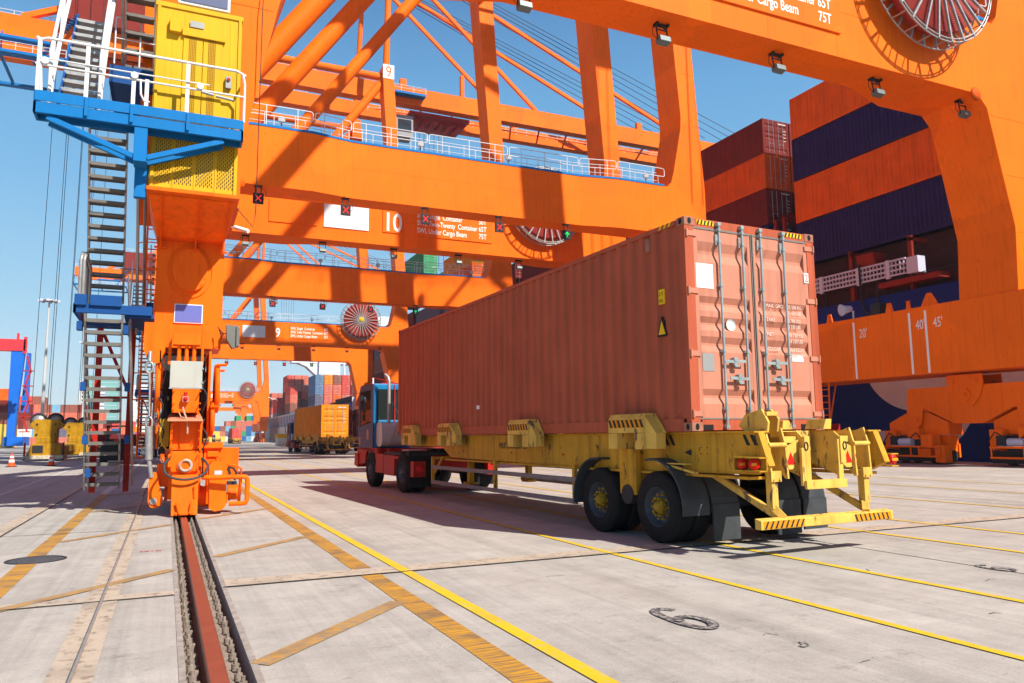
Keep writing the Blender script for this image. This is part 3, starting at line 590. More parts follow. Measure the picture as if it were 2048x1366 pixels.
# walkways and handrails on the portal beams (blue plate on the beam's front edge)
for bf, nm in (((Y0, Y0), 0), ((YF, YF+.45), 1)):
    o = .03
    s = MB().xy([(3.2, bf[0]-o), (6.7, bf[0]-o), (8.9, bf[1]-o), (23.6, bf[1]-o), (26.2, bf[0]-o), (29.9, bf[0]-o), (29.9, bf[0]+.9), (26.2, bf[0]+.9), (23.6, bf[1]+.9), (8.9, bf[1]+.9), (6.7, bf[0]+.9), (3.2, bf[0]+.9)], ZT+.003, ZT+.13)
    CR.part(s, 'walkway', 'blue')
    path = [(3.3, bf[0]), (6.7, bf[0]), (8.9, bf[1]), (13.4, bf[1]), (18.6, bf[1]), (23.6, bf[1]), (26.2, bf[0]), (30.0, bf[0])]
    s = MB()
    for (xa, ya), (xb, yb_) in zip(path, path[1:]):
        a = Vector((xa+.06, ya, ZT+.12)); b_ = Vector((xb-.06, yb_, ZT+.12)); L_ = (b_-a).length; d = (b_-a).normalized()
        Uz = Vector((0, 0, 1)); s.path([a+Uz*.5, a+Uz*.98, a+d*.04+Uz*1.06, a+d*.14+Uz*1.1, b_-d*.14+Uz*1.1, b_-d*.04+Uz*1.06, b_+Uz*.98, b_+Uz*.62, b_-d*.05+Uz*.56, b_-d*.12+Uz*.54, a+d*.1+Uz*.54, a+Uz*.5], .027, 6)
        n_ = max(2, round(L_/1.7))
        for i in range(n_): p_ = a+d*L_*(i+.5)/n_; s.cyl(p_, p_+Uz*1.1, .025, n=5); s.cyl(p_+d*.4, p_+d*.4+Uz*.54, .02, n=5)
        q0 = a+Vector((0, .9, 0)); q1 = b_+Vector((0, .9, 0)); s.cyl(q0+Uz*1.1, q1+Uz*1.1, .022, n=5); s.cyl(q0+Uz*.55, q1+Uz*.55, .018, n=5)
        for i in range(n_): p_ = q0+d*L_*(i+.5)/n_; s.cyl(p_, p_+Uz*1.1, .02, n=5)
    CR.part(s, 'handrail', 'white')
    for x in (5.0, 13.0, 18.7, 28.6):
        y = bf[0] if (x < 6 or x > 26) else bf[1]
        p_ = CR.part(MB().lathe([(0, -.1), (.14, -.06), (.2, .06), (.205, .1)], (x, y+.25, ZT+.62), (0, -1, -.35), 14).cyl((x, y+.25, ZT+.13), (x, y+.25, ZT+.5), .03, n=6), 'spotlight', 'dark')
        CR.part(MB().lathe([(0, .11), (.19, .10)], (x, y+.25, ZT+.62), (0, -1, -.35), 14), 'lens', mat('lens_pale', (.6, .6, .58), .3, var=0), parent=p_)
# floodlights under the near beam, lane signals under the far beam
for i, x in enumerate((4.2, 9.2, 14.2, 19.1, 24.0, 28.9)):
    y = Y0+.62
    s = MB().box(x-.24, x+.24, y+.05, y+.1, ZB-.12, ZB-.01).box(x-.24, x-.18, y-.05, y+.2, ZB-.1, ZB-.01).box(x+.18, x+.24, y-.05, y+.2, ZB-.1, ZB-.01)
    for dx in (-.2, .2): s.bar((x+dx, y+.08, ZB-.05), (x+dx, y+.0, ZB-.62), .035)
    s.bar((x-.2, y+.07, ZB-.22), (x+.2, y+.07, ZB-.22), .03).path([(x-.2, y+.06, ZB-.55), (x-.34, y+.1, ZB-.4), (x-.3, y+.12, ZB-.15), (x-.1, y+.12, ZB-.05)], .012, 5)
    b = CR.part(s, 'floodlight', 'dark')
    CR.part(MB().prism([(x-.2, y-.13, ZB-.50), (x-.2, y+.02, ZB-.46), (x-.2, y+.14, ZB-.60), (x-.2, y+.08, ZB-.76), (x-.2, y-.17, ZB-.70)], (.40, 0, 0)), 'lamp_housing', mat('lamp_grey', (.15, .18, .18), .45, metal=.3, var=.1) if i == 0 else bpy.data.materials['lamp_grey'], .012, parent=b)
for i, x in enumerate((3.9, 8.6, 13.25, 17.95, 22.6)):
    y = YF+(.0 if x < 6 else .4)
    s = MB().box(x-.2, x+.2, y+.08, y+.3, ZB-.07, ZB-.01).box(x-.17, x-.12, y+.15, y+.19, ZB-.6, ZB-.05).box(x+.12, x+.17, y+.15, y+.19, ZB-.6, ZB-.05).box(x-.27, x+.27, y+.02, y+.15, ZB-1.02, ZB-.45)
    s.path([(x+.25, y+.1, ZB-.8), (x+.4, y+.1, ZB-.6), (x+.38, y+.15, ZB-.25), (x+.15, y+.2, ZB-.1)], .015, 5)
    b = CR.part(s, 'lane_signal', 'dark')
    if i < 4: s = MB().bar((x-.15, y+.01, ZB-.9), (x+.15, y+.01, ZB-.56), .05, .02, up=(0, 1, 0)).bar((x-.15, y+.008, ZB-.56), (x+.15, y+.008, ZB-.9), .05, .02, up=(0, 1, 0)); CR.part(s, 'red_cross', 'redlamp', parent=b)
    else: s = MB().bar((x, y+.01, ZB-.56), (x, y+.01, ZB-.9), .05, .02, up=(0, 1, 0)).bar((x-.14, y+.01, ZB-.72), (x, y+.01, ZB-.56), .05, .02, up=(0, 1, 0)).bar((x+.14, y+.01, ZB-.72), (x, y+.01, ZB-.56), .05, .02, up=(0, 1, 0)); CR.part(s, 'green_arrow', 'greenlamp', parent=b)
# notice boards on the near beam
yb = Y0-.02
CR.part(MB().box(5.55, 8.7, yb-.05, yb+.03, 15.68, 17.3), 'blank_board', 'orange', .005)
CR.part(MB().box(9.12, 12.2, yb-.05, yb+.03, 15.68, 17.35), 'white_board', 'whiteflat', .005)
nb_ = CR.part(MB().box(13.2, 14.62, yb-.05, yb+.03, 15.72, 17.4), 'number_board', 'orange', .005)
def number(parent_thing, s_, off=(0, 0, 0), mt='lett'):
    t_ = text_mb(MB(), s_, 1.85, (13.91+off[0], yb-.054, 15.86), (1, 0, 0), (0, 0, 1), align='CENTER', sx=.74, bold=.03); return t_
lb_ = CR.part(MB().box(15.55, 21.5, yb-.05, yb+.03, 15.68, 17.6), 'load_board', 'orange', .005)
s = MB()
for i, (a, b_) in enumerate((('SWL Single  Container', '50T'), ('SWL Twin-Twenty  Container', '65T'), ('SWL Under Cargo Beam', '75T'))):
    text_mb(s, a, .54, (15.7, yb-.054, 17.03-i*.55), (1, 0, 0), (0, 0, 1), sx=.69, bold=.006); text_mb(s, b_, .54, (20.42, yb-.054, 17.03-i*.55), (1, 0, 0), (0, 0, 1), sx=.72, bold=.006)
CR.part(s, 'lettering', 'lett', parent=lb_)
# cable reel
RX, RZ, RR = 25.75, 18.85, 3.0
ys0, ys1 = Y0-.42, Y0-1.0
s = MB().lathe([(.3, 0), (2.55, 0), (2.55, .42), (.3, .42)], (RX, ys0, RZ), (0, -1, 0), 48)
for k in range(28): s.lathe([(2.52-k*.075-.055, .425), (2.52-k*.075-.028, .45), (2.52-k*.075, .425)], (RX, ys0, RZ), (0, -1, 0), 40)
reel = CR.part(s, 'cable_reel', 'spool')
s = MB()
for yy in (ys0+.03, ys1):
    for k in range(26):
        a = 2*pi*k/26; s.bar((RX+.35*cos(a), yy, RZ+.35*sin(a)), (RX+RR*cos(a), yy, RZ+RR*sin(a)), .075, .09, up=(0, 1, 0))
for rr, yy in ((RR, ys1), (RR-.12, ys1-.02), (RR, ys0+.03)): s.path([(RX+rr*cos(t*pi/36), yy, RZ+rr*sin(t*pi/36)) for t in range(72)], .03, 6, True)
for k in range(26): a = 2*pi*(k+.5)/26; s.cyl((RX+RR*cos(a), ys0+.03, RZ+RR*sin(a)), (RX+RR*cos(a), ys1, RZ+RR*sin(a)), .03, n=5)
CR.part(s, 'reel_spokes', 'steel', parent=reel)
CR.part(MB().lathe([(0, .2), (.22, .2), (.4, .08), (.42, 0)], (RX, ys1+.05, RZ), (0, -1, 0), 20), 'reel_hub', 'yellow', parent=reel)
CR.part(MB().cyl((RX, Y0+.3, RZ-.6), (RX, ys0, RZ-.6), .5, n=16).cyl((RX, Y0+.5, RZ), (RX, ys0, RZ), .3, n=16), 'reel_axle', 'orange')
s = MB()
for i_, (x_, z_) in enumerate(((-.1, 2.9), (-.13, 2.2), (-.1, 1.7), (.68, 2.4), (.7, 1.6))): s.path(smooth([(x_, 16.9, z_+.3), (x_-.05, 16.75, z_+.15), (x_+.04, 16.7, z_-.05), (x_-.03, 16.8, z_-.35)]), .016, 6)
CR.part(s, 'cable', 'dark')
s = MB()
for x_ in (.1, .58):
    for z_ in (1.34, 1.5, 1.66, 1.8, .92, 1.18, 2.08, 2.2, 2.44): s.cyl((x_, 16.33, z_), (x_, 16.5, z_), .013, n=6)
CR.part(s, 'bolt', 'orange2')
# floodlight and guide arm on the waterside end
CR.part(MB().bar((32.9, Y0-.1, 16.2), (34.8, Y0-.3, 15.4), .2).path([(34.8, Y0-.3, 15.5), (35.6, Y0-.3, 15.5), (36.2, Y0-.3, 14.9)], .14, 8), 'cable_guide', 'whiteflat')
# upper works: girders, stays, trolley, machinery house
for yy in (Y0+7.6, Y0+16.6):
    zb_ = 57.9 if yy < Y0+10 else 58.6
    CR.part(MB().box(-31, 112, yy, yy+1.3, zb_, 60.9).box(-31, 112, yy-.25, yy+1.55, zb_-.2, zb_), 'boom_girder', 'orange')
    s = MB()
    for e_ in (60, 93): s.bar((30.4, yy+.6, 86.5), (e_, yy+.6, 61), .55, .6)
    s.bar((30.4, yy+.6, 86.5), (-21, yy+.6, 61), .8)
    CR.part(s, 'stay', 'orange')
    s = MB()
    for e_ in range(5): s.cyl((30.4, yy-.6+e_*.5, 85.5), (111-e_*4, yy-.6+e_*.5, 62), .06, n=4)
    CR.part(s, 'hoist_rope', 'dark')
    hr = MB(); handrail(hr, [(-31, yy+1.3, 61), (20, yy+1.3, 61)], step=2.2, rr=.05); handrail(hr, [(30, yy-2.0, 58.8), (112, yy-2.0, 58.8)] if yy > Y0+10 else [(31.5, yy-1.4, 59.3), (38, yy-1.4, 59.3)], step=2.2, rr=.05); CR.part(hr, 'girder_railing', 'white')
s = MB().box(31, 112, Y0+12.6, Y0+12.9, 58.3, 58.45)
for k in range(14): s.bar((32+k*5.8, Y0+9, 58.2), (35+k*5.8, Y0+16.5, 58.4), .3)
CR.part(s, 'girder_bracing', 'orange')
CR.part(MB().box(31.5, 38, Y0+6.0, Y0+7.5, 58.9, 59.3), 'service_platform', 'blue')
s = MB()
for x in (34, 75, 82, 88): s.box(x, x+1.1, Y0+7.9, Y0+8.7, 60.9, 62.4 + (2.8 if x == 88 else 0))
for x in (45,): s.box(x, x+.6, Y0+7.8, Y0+8.6, 60.9, 65)
CR.part(s, 'girder_fitting', 'orange')
s = MB().box(36, 47, Y0+8.9, Y0+16.6, 56.9, 57.4)
for k in range(6): s.cyl((38+k*1.6, Y0+10.5, 56.8), (38+k*1.6, Y0+14.5, 56.8), .55, n=10)
CR.part(s, 'trolley', 'cabred')
s = MB().box(33.6, 36.6, Y0+9, Y0+12, 52.6, 56.4); cb_ = CR.part(s, 'operator_cab', mat('cab_grey', (.3, .31, .32), .5, var=.1))
CR.part(MB().box(33.9, 36.3, Y0+8.98, Y0+9.0, 53.4, 55.6), 'window', 'glass', parent=cb_)
s = MB()
for k in range(6): s.cyl((38+k*.9, Y0+10, 56), (38+k*.9, Y0+10, 30), .05, n=4)
CR.part(s, 'hoist_rope', 'dark')
CR.part(MB().box(-16, -3, Y0+6, Y0+17, 61, 67), 'machinery_house', mat('machinery_shaded_orange', (.20, .022, .015), .5, var=.1))  # dark red stands for orange in shade, darkness put into the colour
s = MB().box(-31, -15, Y0+5.2, Y0+6.8, 54.2, 54.6).box(-31, -15, Y0+16.5, Y0+17.5, 54.2, 54.6).box(-24, -17, Y0+5, Y0+6.6, 56.2, 56.6)
for x in (-31, -23, -15): s.box(x-.15, x+.15, Y0+5.2, Y0+17.5, 54.3, 54.7); s.box(x-.1, x+.1, Y0+6.8, Y0+7, 54.6, 57.9)
for k in range(20): s.bar((-19-k*.25+5, Y0+5.5, 61.5-k*.42), (-19-k*.25+5, Y0+6.6, 61.5-k*.42), .5, .08)
CR.part(s, 'rear_platform', 'blue')
hr = MB(); handrail(hr, [(-31, Y0+5.2, 54.6), (-15, Y0+5.2, 54.6)], step=2, rr=.05); CR.part(hr, 'platform_railing', 'white'); hr = MB(); handrail(hr, [(-16, Y0+6, 67), (-3, Y0+6, 67)], step=2, rr=.05); CR.part(hr, 'roof_railing', 'white')
s = MB()
for k in range(22): y = 8
M['plate9'] = M['whiteflat']; CR.part(MB().box(28.9, 30.7, Y0-.06, Y0, 57.9, 60.2), 'number_plate', 'plate9')
# ---------------- bogies under the sill beams
def bogie(xc, yc, hw, water):
    q = 'orange2' if not water else 'orange'
    poly = [(-2.8, 3.4), (2.8, 3.4), (2.95, 2.75), (2.85, 2.45), (2.2, 2.42), (1.9, 2.40), (.65, 1.78), (-.65, 1.78), (-1.9, 2.40), (-2.2, 2.42), (-2.85, 2.45), (-2.95, 2.75)]
    b = CR.part(MB().yz([(yc+a, z) for a, z in poly], xc-hw, xc+hw), 'equaliser_beam', q, .015)
    s = MB()
    for sx in (-1, 1):
        x0 = xc+sx*(hw+.03); s.yz([(yc-.8, 3.86), (yc+.8, 3.86), (yc+.82, 3.5), (yc+.62, 2.9), (yc+.3, 2.5), (yc-.3, 2.5), (yc-.62, 2.9), (yc-.82, 3.5)], min(x0, x0+sx*.06), max(x0, x0+sx*.06))
        s.cyl((x0, yc, 3.0), (x0+sx*.14, yc, 3.0), .27, n=20); s.cyl((x0, yc, 3.0), (x0+sx*.2, yc, 3.0), .1, n=12)
        for dy in (-.5, .5): s.cyl((x0, yc+dy, 3.55), (x0+sx*.12, yc+dy, 3.55), .07, n=8)
    CR.part(s, 'hinge_plate', q, .01)
    for d in (-1, 1):
        y2 = yc+d*2.5
        s = MB().yz([(y2-1.5, 1.3), (y2+1.5, 1.3), (y2+1.5, 1.85), (y2+.55, 2.3), (y2-.55, 2.3), (y2-1.5, 1.85)], xc-hw*.8, xc+hw*.8)
        for sx in (-1, 1):
            s.yz([(y2-.42, 2.5), (y2+.42, 2.5), (y2+.3, 1.8), (y2, 1.55), (y2-.3, 1.8)], min(xc+sx*hw, xc+sx*(hw+.05)), max(xc+sx*hw, xc+sx*(hw+.05)))
            s.cyl((xc+sx*(hw+.05), y2, 2.0), (xc+sx*(hw+.12), y2, 2.0), .15, n=14)
        CR.part(s, 'sub_equaliser', q, .01)
        for e in (-.78, .78):
            y3 = y2+e
            s = MB().box(xc-.27, xc+.27, y3-.6, y3+.6, .55, 1.28).box(xc-.3, xc-.2, y3-.66, y3+.66, .3, .9).box(xc+.2, xc+.3, y3-.66, y3+.66, .3, .9)
            for sx in (-1, 1):
                for w in (-.33, .33): s.cyl((xc+sx*.3, y3+w, .38), (xc+sx*.36, y3+w, .38), .13, n=10)
            tr_ = CR.part(s, 'wheel_truck', q, .01)
            for w in (-.33, .33): CR.part(MB().lathe([(0, -.12), (.29, -.12), (.33, -.08), (.33, .08), (.29, .12), (0, .12)], (xc, y3+w, .335), (1, 0, 0), 20), 'wheel', 'dark', parent=tr_)
        if water:
            CR.part(MB().box(xc-.5, xc-.3, y2-1.65, y2+1.65, .12, .62).box(xc-.62, xc-.5, y2-.3, y2+.9, .5, 1.25), 'dark_filler', 'dark'); CR.part(MB().box(xc-.8, xc-.3, y2+.95, y2+1.5, .75, 1.5).box(xc-.75, xc-.3, y2-.25, y2+.35, 1.1, 1.6), 'brake_unit', q, .02)  # dark boxes added to deepen the dark zone low in the bogie
            s = MB(); X = xc-1.05
            for z in (.78, .36): s.cyl((X, y2-1.45, z), (X, y2+1.35, z), .045, n=8)
            for dy in (-1.4, -.4, 0, 1.3): s.cyl((X, y2+dy, .36), (X, y2+dy, .78), .035, n=6)
            for dy in (-1.2, 1.2): s.cyl((X, y2+dy, .7), (xc-.3, y2+dy, .7), .04, n=6)
            CR.part(s, 'guard_rail', q)
            s = MB().box(xc-.95, xc-.35, y2-1.0, y2-.45, .75, 1.32).box(xc-1.0, xc-.4, y2-1.6, y2-1.15, .1, .85).box(xc-.95, xc-.4, y2-.9, y2-.3, .3, .7); CR.part(s, 'gearbox', q, .02)
            CR.part(MB().cyl((xc-.75, y2+.1, .98), (xc-.75, y2+.75, .98), .17, n=14).box(xc-.9, xc-.4, y2+.1, y2+1.1, .76, .84), 'motor', 'lightgrey')
            CR.part(MB().path([(xc-.8, y2+.2, 1.15), (xc-.9, y2-.2, 1.4), (xc-.9, y2-.5, 1.1)], .03, 5).path([(xc-.7, y2+.8, 1.1), (xc-.9, y2+1.2, 1.4), (xc-.9, y2+1.5, 1.0)], .03, 5).box(xc-.85, xc-.45, y2+.8, y2+1.2, .84, 1.25), 'cable', 'dark')
bogie(.36, 20.75, .3, False); bogie(.36, 40.2, .3, False); bogie(31.65, 21.55, .55, True); bogie(31.65, 40.0, .55, True)
# buffers at the ends of the bogies
CR.part(MB().box(31.2, 32.1, 16.0, 16.8, .1, 1.2), 'buffer', 'orange', .02)
# ---------------- end of the near landside bogie, seen straight on
s = MB().hexa([(.13, 16.2, .03), (.60, 16.2, .03), (.60, 17.3, .03), (.13, 17.3, .03), (.12, 16.35, .80), (.60, 16.35, .80), (.60, 17.3, .80), (.12, 17.3, .80)]); s.box(.2, .53, 16.16, 16.2, .04, .1).bar((.22, 16.17, .3), (.28, 16.14, .06), .04).bar((.5, 16.17, .3), (.46, 16.14, .06), .04).box(.52, .56, 16.23, 16.28, .35, .6)
CR.part(s, 'rail_sweeper', 'orange2', .012)
s = MB().box(.06, .66, 16.5, 17.3, .80, 1.26).box(.10, .60, 16.44, 16.5, .86, 1.24).box(.04, .11, 16.42, 16.6, .95, 1.2).box(.60, .67, 16.42, 16.6, .95, 1.2); s.box(.09, .62, 16.62, 17.3, 1.28, 1.86)
for x in (.06, .6): s.prism([(x, 16.45, 1.26), (x, 16.35, 1.8), (x, 16.5, 1.88), (x, 17.3, 1.9), (x, 17.3, 1.26)], (.04, 0, 0))
s.cyl((.36, 16.40, .98), (.36, 16.44, .98), .16, n=20)
CR.part(s, 'truck_end_frame', 'orange2', .008)
CR.part(MB().lathe([(.08, 0), (.08, .03), (.13, .03), (.13, 0)], (.36, 16.40, .98), (0, -1, 0), 20), 'flange_ring', 'wornfl')
CR.part(MB().path(smooth([(.06, 16.42, 1.12), (-.02, 16.3, 1.0), (-.0, 16.25, .86), (.12, 16.2, .76), (.36, 16.18, .715), (.58, 16.2, .75), (.72, 16.25, .84), (.76, 16.3, .98), (.66, 16.42, 1.12)]), .024, 8), 'hose', 'rubgrey')
CR.part(MB().hexa([(.0, 16.2, 1.84), (.64, 16.2, 1.84), (.64, 17.2, 1.93), (.0, 17.2, 1.93), (.0, 16.2, 1.87), (.64, 16.2, 1.87), (.62, 17.2, 2.02), (.03, 17.2, 2.02)]), 'deflector_plate', mat('faded_orange', (.62, .25, .14), .6, var=.12, streak=.2), .004)
s = MB().hexa([(.07, 16.5, 2.02), (.55, 16.5, 2.02), (.57, 17.2, 2.02), (.07, 17.2, 2.02), (.07, 16.5, 2.5), (.57, 16.5, 2.5), (.57, 17.2, 2.5), (.07, 17.2, 2.5)]).box(.07, .565, 16.488, 16.5, 2.02, 2.24)
s.box(-.2, -.16, 16.9, 18.2, 1.3, 3.3).box(.74, .79, 16.9, 18.2, 1.5, 3.3); CR.part(MB().box(-.1, .7, 17.45, 18.0, 1.3, 3.3).box(.62, .7, 17.2, 17.45, 1.2, 2.9).box(-.12, -.02, 17.1, 17.45, 1.2, 2.9), 'dark_recess_backing', 'dark')  # dark backing added for the shaded gaps around the dark steel behind
s.box(.02, .10, 16.6, 16.75, 2.45, 2.95) if 0 else None
CR.part(s, 'end_housing', 'orange2', .01)
h = CR.part(MB().box(.25, .37, 16.36, 16.5, 2.22, 2.34), 'alarm_horn', mat('horn_pink', (.62, .2, .16), .5, var=.08), .01)
CR.part(MB().lathe([(.045, 0), (.03, .03), (0, .035)], (.31, 16.36, 2.28), (0, -1, 0), 14).cyl((.31, 16.42, 2.34), (.31, 16.42, 2.42), .035, n=10), 'lens', 'redlamp' if 0 else 'cabred', parent=h)
CR.part(MB().path([(.27, 16.42, 2.12), (.3, 16.36, 2.0), (.36, 16.3, 1.85), (.37, 16.34, 1.6)], .018, 6).path([(.2, 16.42, 2.02), (.24, 16.3, 1.93), (.33, 16.3, 1.9)], .012, 5), 'cable', mat('cable_tan', (.5, .3, .2), .6, var=.1))
CR.part(MB().box(.01, .61, 16.52, 16.74, 2.51, 3.05), 'junction_box', mat('box_grey', (.42, .42, .37), .5, var=.08, streak=.1), .008)
s = MB().box(-.0, .62, 16.50, 16.53, 2.49, 2.515)
for z in (2.62, 2.9): s.box(.605, .63, 16.5, 16.54, z-.02, z+.02)
CR.part(s, 'box_rim', 'steel')
s = MB()
for x in (.16, .30, .44): s.cyl((x, 16.62, 3.05), (x, 16.62, 3.4), .038, n=12); s.cyl((x, 16.62, 3.05), (x, 16.62, 3.14), .046, n=12)
s.box(.04, .55, 16.5, 16.8, 3.38, 3.6); s.box(-.04, .02, 16.8, 16.9, 3.0, 3.86).box(.58, .63, 16.8, 16.9, 3.0, 3.86); s.box(-.3, .98, 17.3, 18.4, 3.4, 3.86)
CR.part(s, 'conduit_pipes', 'orange2', .006)
for x0, x1 in ((.86, .96), (-.26, -.16)):
    CR.part(MB().lathe([(0, 0), (.10, 0), (.12, .03), (.45, .03), (.52, .05), (.52, .0), (.5, -.04), (.12, -.04), (0, -.04)], ((x0+x1)/2, 17.2, 2.55), (1, 0, 0), 26), 'guide_sheave', 'orange2')
CR.part(MB().lathe([(0, 0), (.36, 0), (.38, .06), (.2, .09), (0, .09)], (.80, 17.0, 1.9), (1, 0, 0), 24), 'brake_disc', 'orange2')
CR.part(MB().cyl((.9, 16.9, 3.02), (1.08, 16.8, 3.02), .03, n=8).cyl((.9, 16.9, 2.9), (1.04, 16.8, 2.9), .025, n=8).cyl((.8, 16.7, 2.14), (.95, 16.6, 2.14), .03, n=8), 'grease_fitting', 'orange2')
s = MB(); s.yz([(16.75, 3.3), (18.1, 3.86), (18.2, 3.3), (17.5, 2.95), (16.85, 2.95)], -.5, -.42) if 0 else s.xz([(-.50, 3.86), (-.1, 3.86), (-.1, 3.1), (-.24, 3.02), (-.42, 3.1), (-.5, 3.3)], 16.9, 16.98); CR.part(s, 'anchor_lug', 'orange2', .01)
s = MB().path([(-.37, 16.85, 3.25), (-.37, 16.8, 3.05)], .04, 8).path([(-.37+.07*cos(a), 16.8, 2.93+.11*sin(a)) for a in [pi*2*i/12 for i in range(12)]], .025, 6, True).cyl((-.37, 16.8, 2.82), (-.35, 16.8, 2.6), .03, n=6).cyl((-.35, 16.8, 2.6), (-.33, 16.7, 1.95), .018, n=6)
s.path([(-.33+.06*cos(a), 16.75, 1.82+.12*sin(a)) for a in [pi*2*i/12 for i in range(12)]], .022, 6, True).cyl((-.33, 16.75, 1.75), (-.30, 16.75, 1.1), .07, n=10).cyl((-.30, 16.75, 1.1), (-.24, 16.75, .75), .04, n=8)
CR.part(s, 'tie_down_turnbuckle', 'steel')
CR.part(MB().xz([(-.28, .85), (-.16, .85), (-.02, .3), (-.05, .2), (-.14, .15), (-.24, .17), (-.29, .28)], 16.75, 16.95).xz([(-.16, 1.0), (.1, 1.0), (.1, .55), (-.12, .55)], 16.95, 17.3), 'tie_down_arm', 'orange2', .02)
CR.part(MB().cyl((-.19, 16.72, .29), (-.19, 16.78, .29), .065, n=14), 'arm_pin', 'steel')
s = MB().box(-.14, .04, 16.9, 17.5, 1.35, 1.9).path([(-.05, 16.8, 1.9), (-.12, 16.7, 1.7), (-.1, 16.7, 1.45), (.0, 16.8, 1.3)], .02, 6).path([(-.0, 16.8, 1.8), (-.14, 16.72, 1.6), (-.02, 16.75, 1.4)], .015, 6); CR.part(s, 'hydraulic_unit', mat('ochre_cylinder', (.55, .33, .03), .5, var=.2))
# drive unit to the right of the bogie end
s = MB().xz([(.72, .72), (1.4, .72), (1.4, 1.3), (.72, 1.3)], 17.1, 17.9).box(.66, 1.08, 17.0, 17.9, 1.3, 1.42).box(.78, 1.0, 17.05, 17.1, 1.12, 1.24)
CR.part(s, 'drive_cover', 'orange2', .012)
CR.part(MB().xz([(.82, .12), (.92, .06), (1.06, .08), (1.13, .16), (1.13, 1.0), (1.08, 1.05), (.86, 1.05), (.80, .98)], 16.45, 17.0).box(.76, .83, 16.5, 17.0, .2, .9).cyl((.96, 16.6, 1.05), (.96, 16.6, 1.12), .05, n=8).box(1.13, 1.17, 16.5, 16.9, .2, .4), 'gearbox', 'orange2', .02)
CR.part(MB().box(.90, 1.04, 16.44, 16.45, .78, .86), 'nameplate', 'lightgrey')
CR.part(MB().cyl((1.17, 16.75, .40), (1.42, 16.75, .40), .15, n=18).cyl((1.2, 16.75, .40), (1.22, 16.75, .40), .17, n=18).cyl((.6, 17.0, .33), (.82, 17.0, .33), .2, n=16), 'drive_motor', 'orange2', .01)
CR.part(MB().path([(1.12, 16.6, .98), (1.3, 16.55, .95), (1.42, 16.6, .88), (1.42, 16.7, .7)], .02, 8), 'pipe_guard', 'orange2')
CR.part(MB().path([(1.16, 16.62, .92), (1.26, 16.58, .9), (1.33, 16.6, .8), (1.3, 16.65, .65)], .024, 6).path([(1.16, 16.62, .9), (1.2, 16.6, .8), (1.17, 16.6, .7)], .03, 6).box(1.12, 1.35, 16.7, 16.9, .56, .62), 'cable', 'dark')
CR.part(MB().path([(.68, 16.35, .74), (.75, 16.3, .735), (1.4, 16.22, .735), (1.48, 16.22, .73), (1.51, 16.22, .68), (1.51, 16.22, .28), (1.48, 16.22, .22), (1.42, 16.24, .21), (1.18, 16.3, .21)], .047, 10).cyl((1.38, 16.22, .73), (1.38, 16.5, .25), .03, n=6), 'guard_rail', 'orange2')
# grey floodlight on the sill end
s = MB().xz([(1.06, 3.9), (1.30, 3.88), (1.31, 3.6), (1.26, 3.42), (1.19, 3.40), (1.08, 3.58)], 17.0, 17.25).box(1.26, 1.33, 16.96, 17.3, 3.44, 3.86); CR.part(s, 'floodlight', mat('flood_grey', (.17, .17, .15), .5, metal=.3, var=.15), .01)
CR.part(MB().path([(1.1, 17.1, 3.7), (.98, 17.0, 3.72), (.9, 17.1, 3.85)], .012, 5).path([(1.1, 17.1, 3.6), (.98, 17.0, 3.6), (.92, 17.1, 3.82)], .012, 5), 'cable', 'dark')
# security camera, cable
CR.part(MB().cyl((1.25, 18.2, 6.35), (1.52, 17.95, 6.22), .05, n=10).bar((1.1, 18.4, 6.4), (1.3, 18.15, 6.33), .03), 'security_camera', 'whiteflat')
CR.part(MB().path([(1.9, Y0-.02, 14.6), (1.72, Y0-.2, 12), (1.7, Y0-.2, 6.8), (1.66, Y0-.1, 6.45), (1.3, Y0-.1, 6.85)], .012, 5), 'cable', 'dark')
# items hung under the waterside sill
s = MB()
for y in (28.1, 28.75): s.bar((30.2, y, 3.95), (30.2, y+.1, .9), .06)
for k in range(9): s.bar((30.2, 28.12+k*.01, 3.6-k*.32), (30.2, 28.76+k*.01, 3.6-k*.32), .04)
s.bar((30.8, 28.2, 3.9), (30.3, 28.5, 1.0), .05)
CR.part(s, 'ladder', 'orange')
CR.part(MB().box(30.9, 32, 29.2, 30.6, .3, 1.9), 'electrical_box', 'cabred', .01)
CR.part(MB().cyl((30.4, 26.5, 6.95), (30.4, 26.5, 7.35), .05, n=6).lathe([(0, -.3), (.14, -.28), (.2, .05), (.3, .25), (.26, .27), (0, .3)], (30.2, 26.75, 7.45), (-.9, .3, -.15), 14), 'sill_lamp', 'lightgrey')
CR.part(MB().box(30.3, 30.8, 24.9, 25.4, 6.95, 7.5), 'sill_box', 'dark')

def label_number(root, s_, dy):
    me = number(None, s_).mesh('number', M['lett'], CR.org); o = bpy.data.objects.new('number', me); COL.objects.link(o)
    for ch in root.children:
        if ch.name.startswith('number_board'): o.parent = ch
label_number(CR.o, '11', 0)
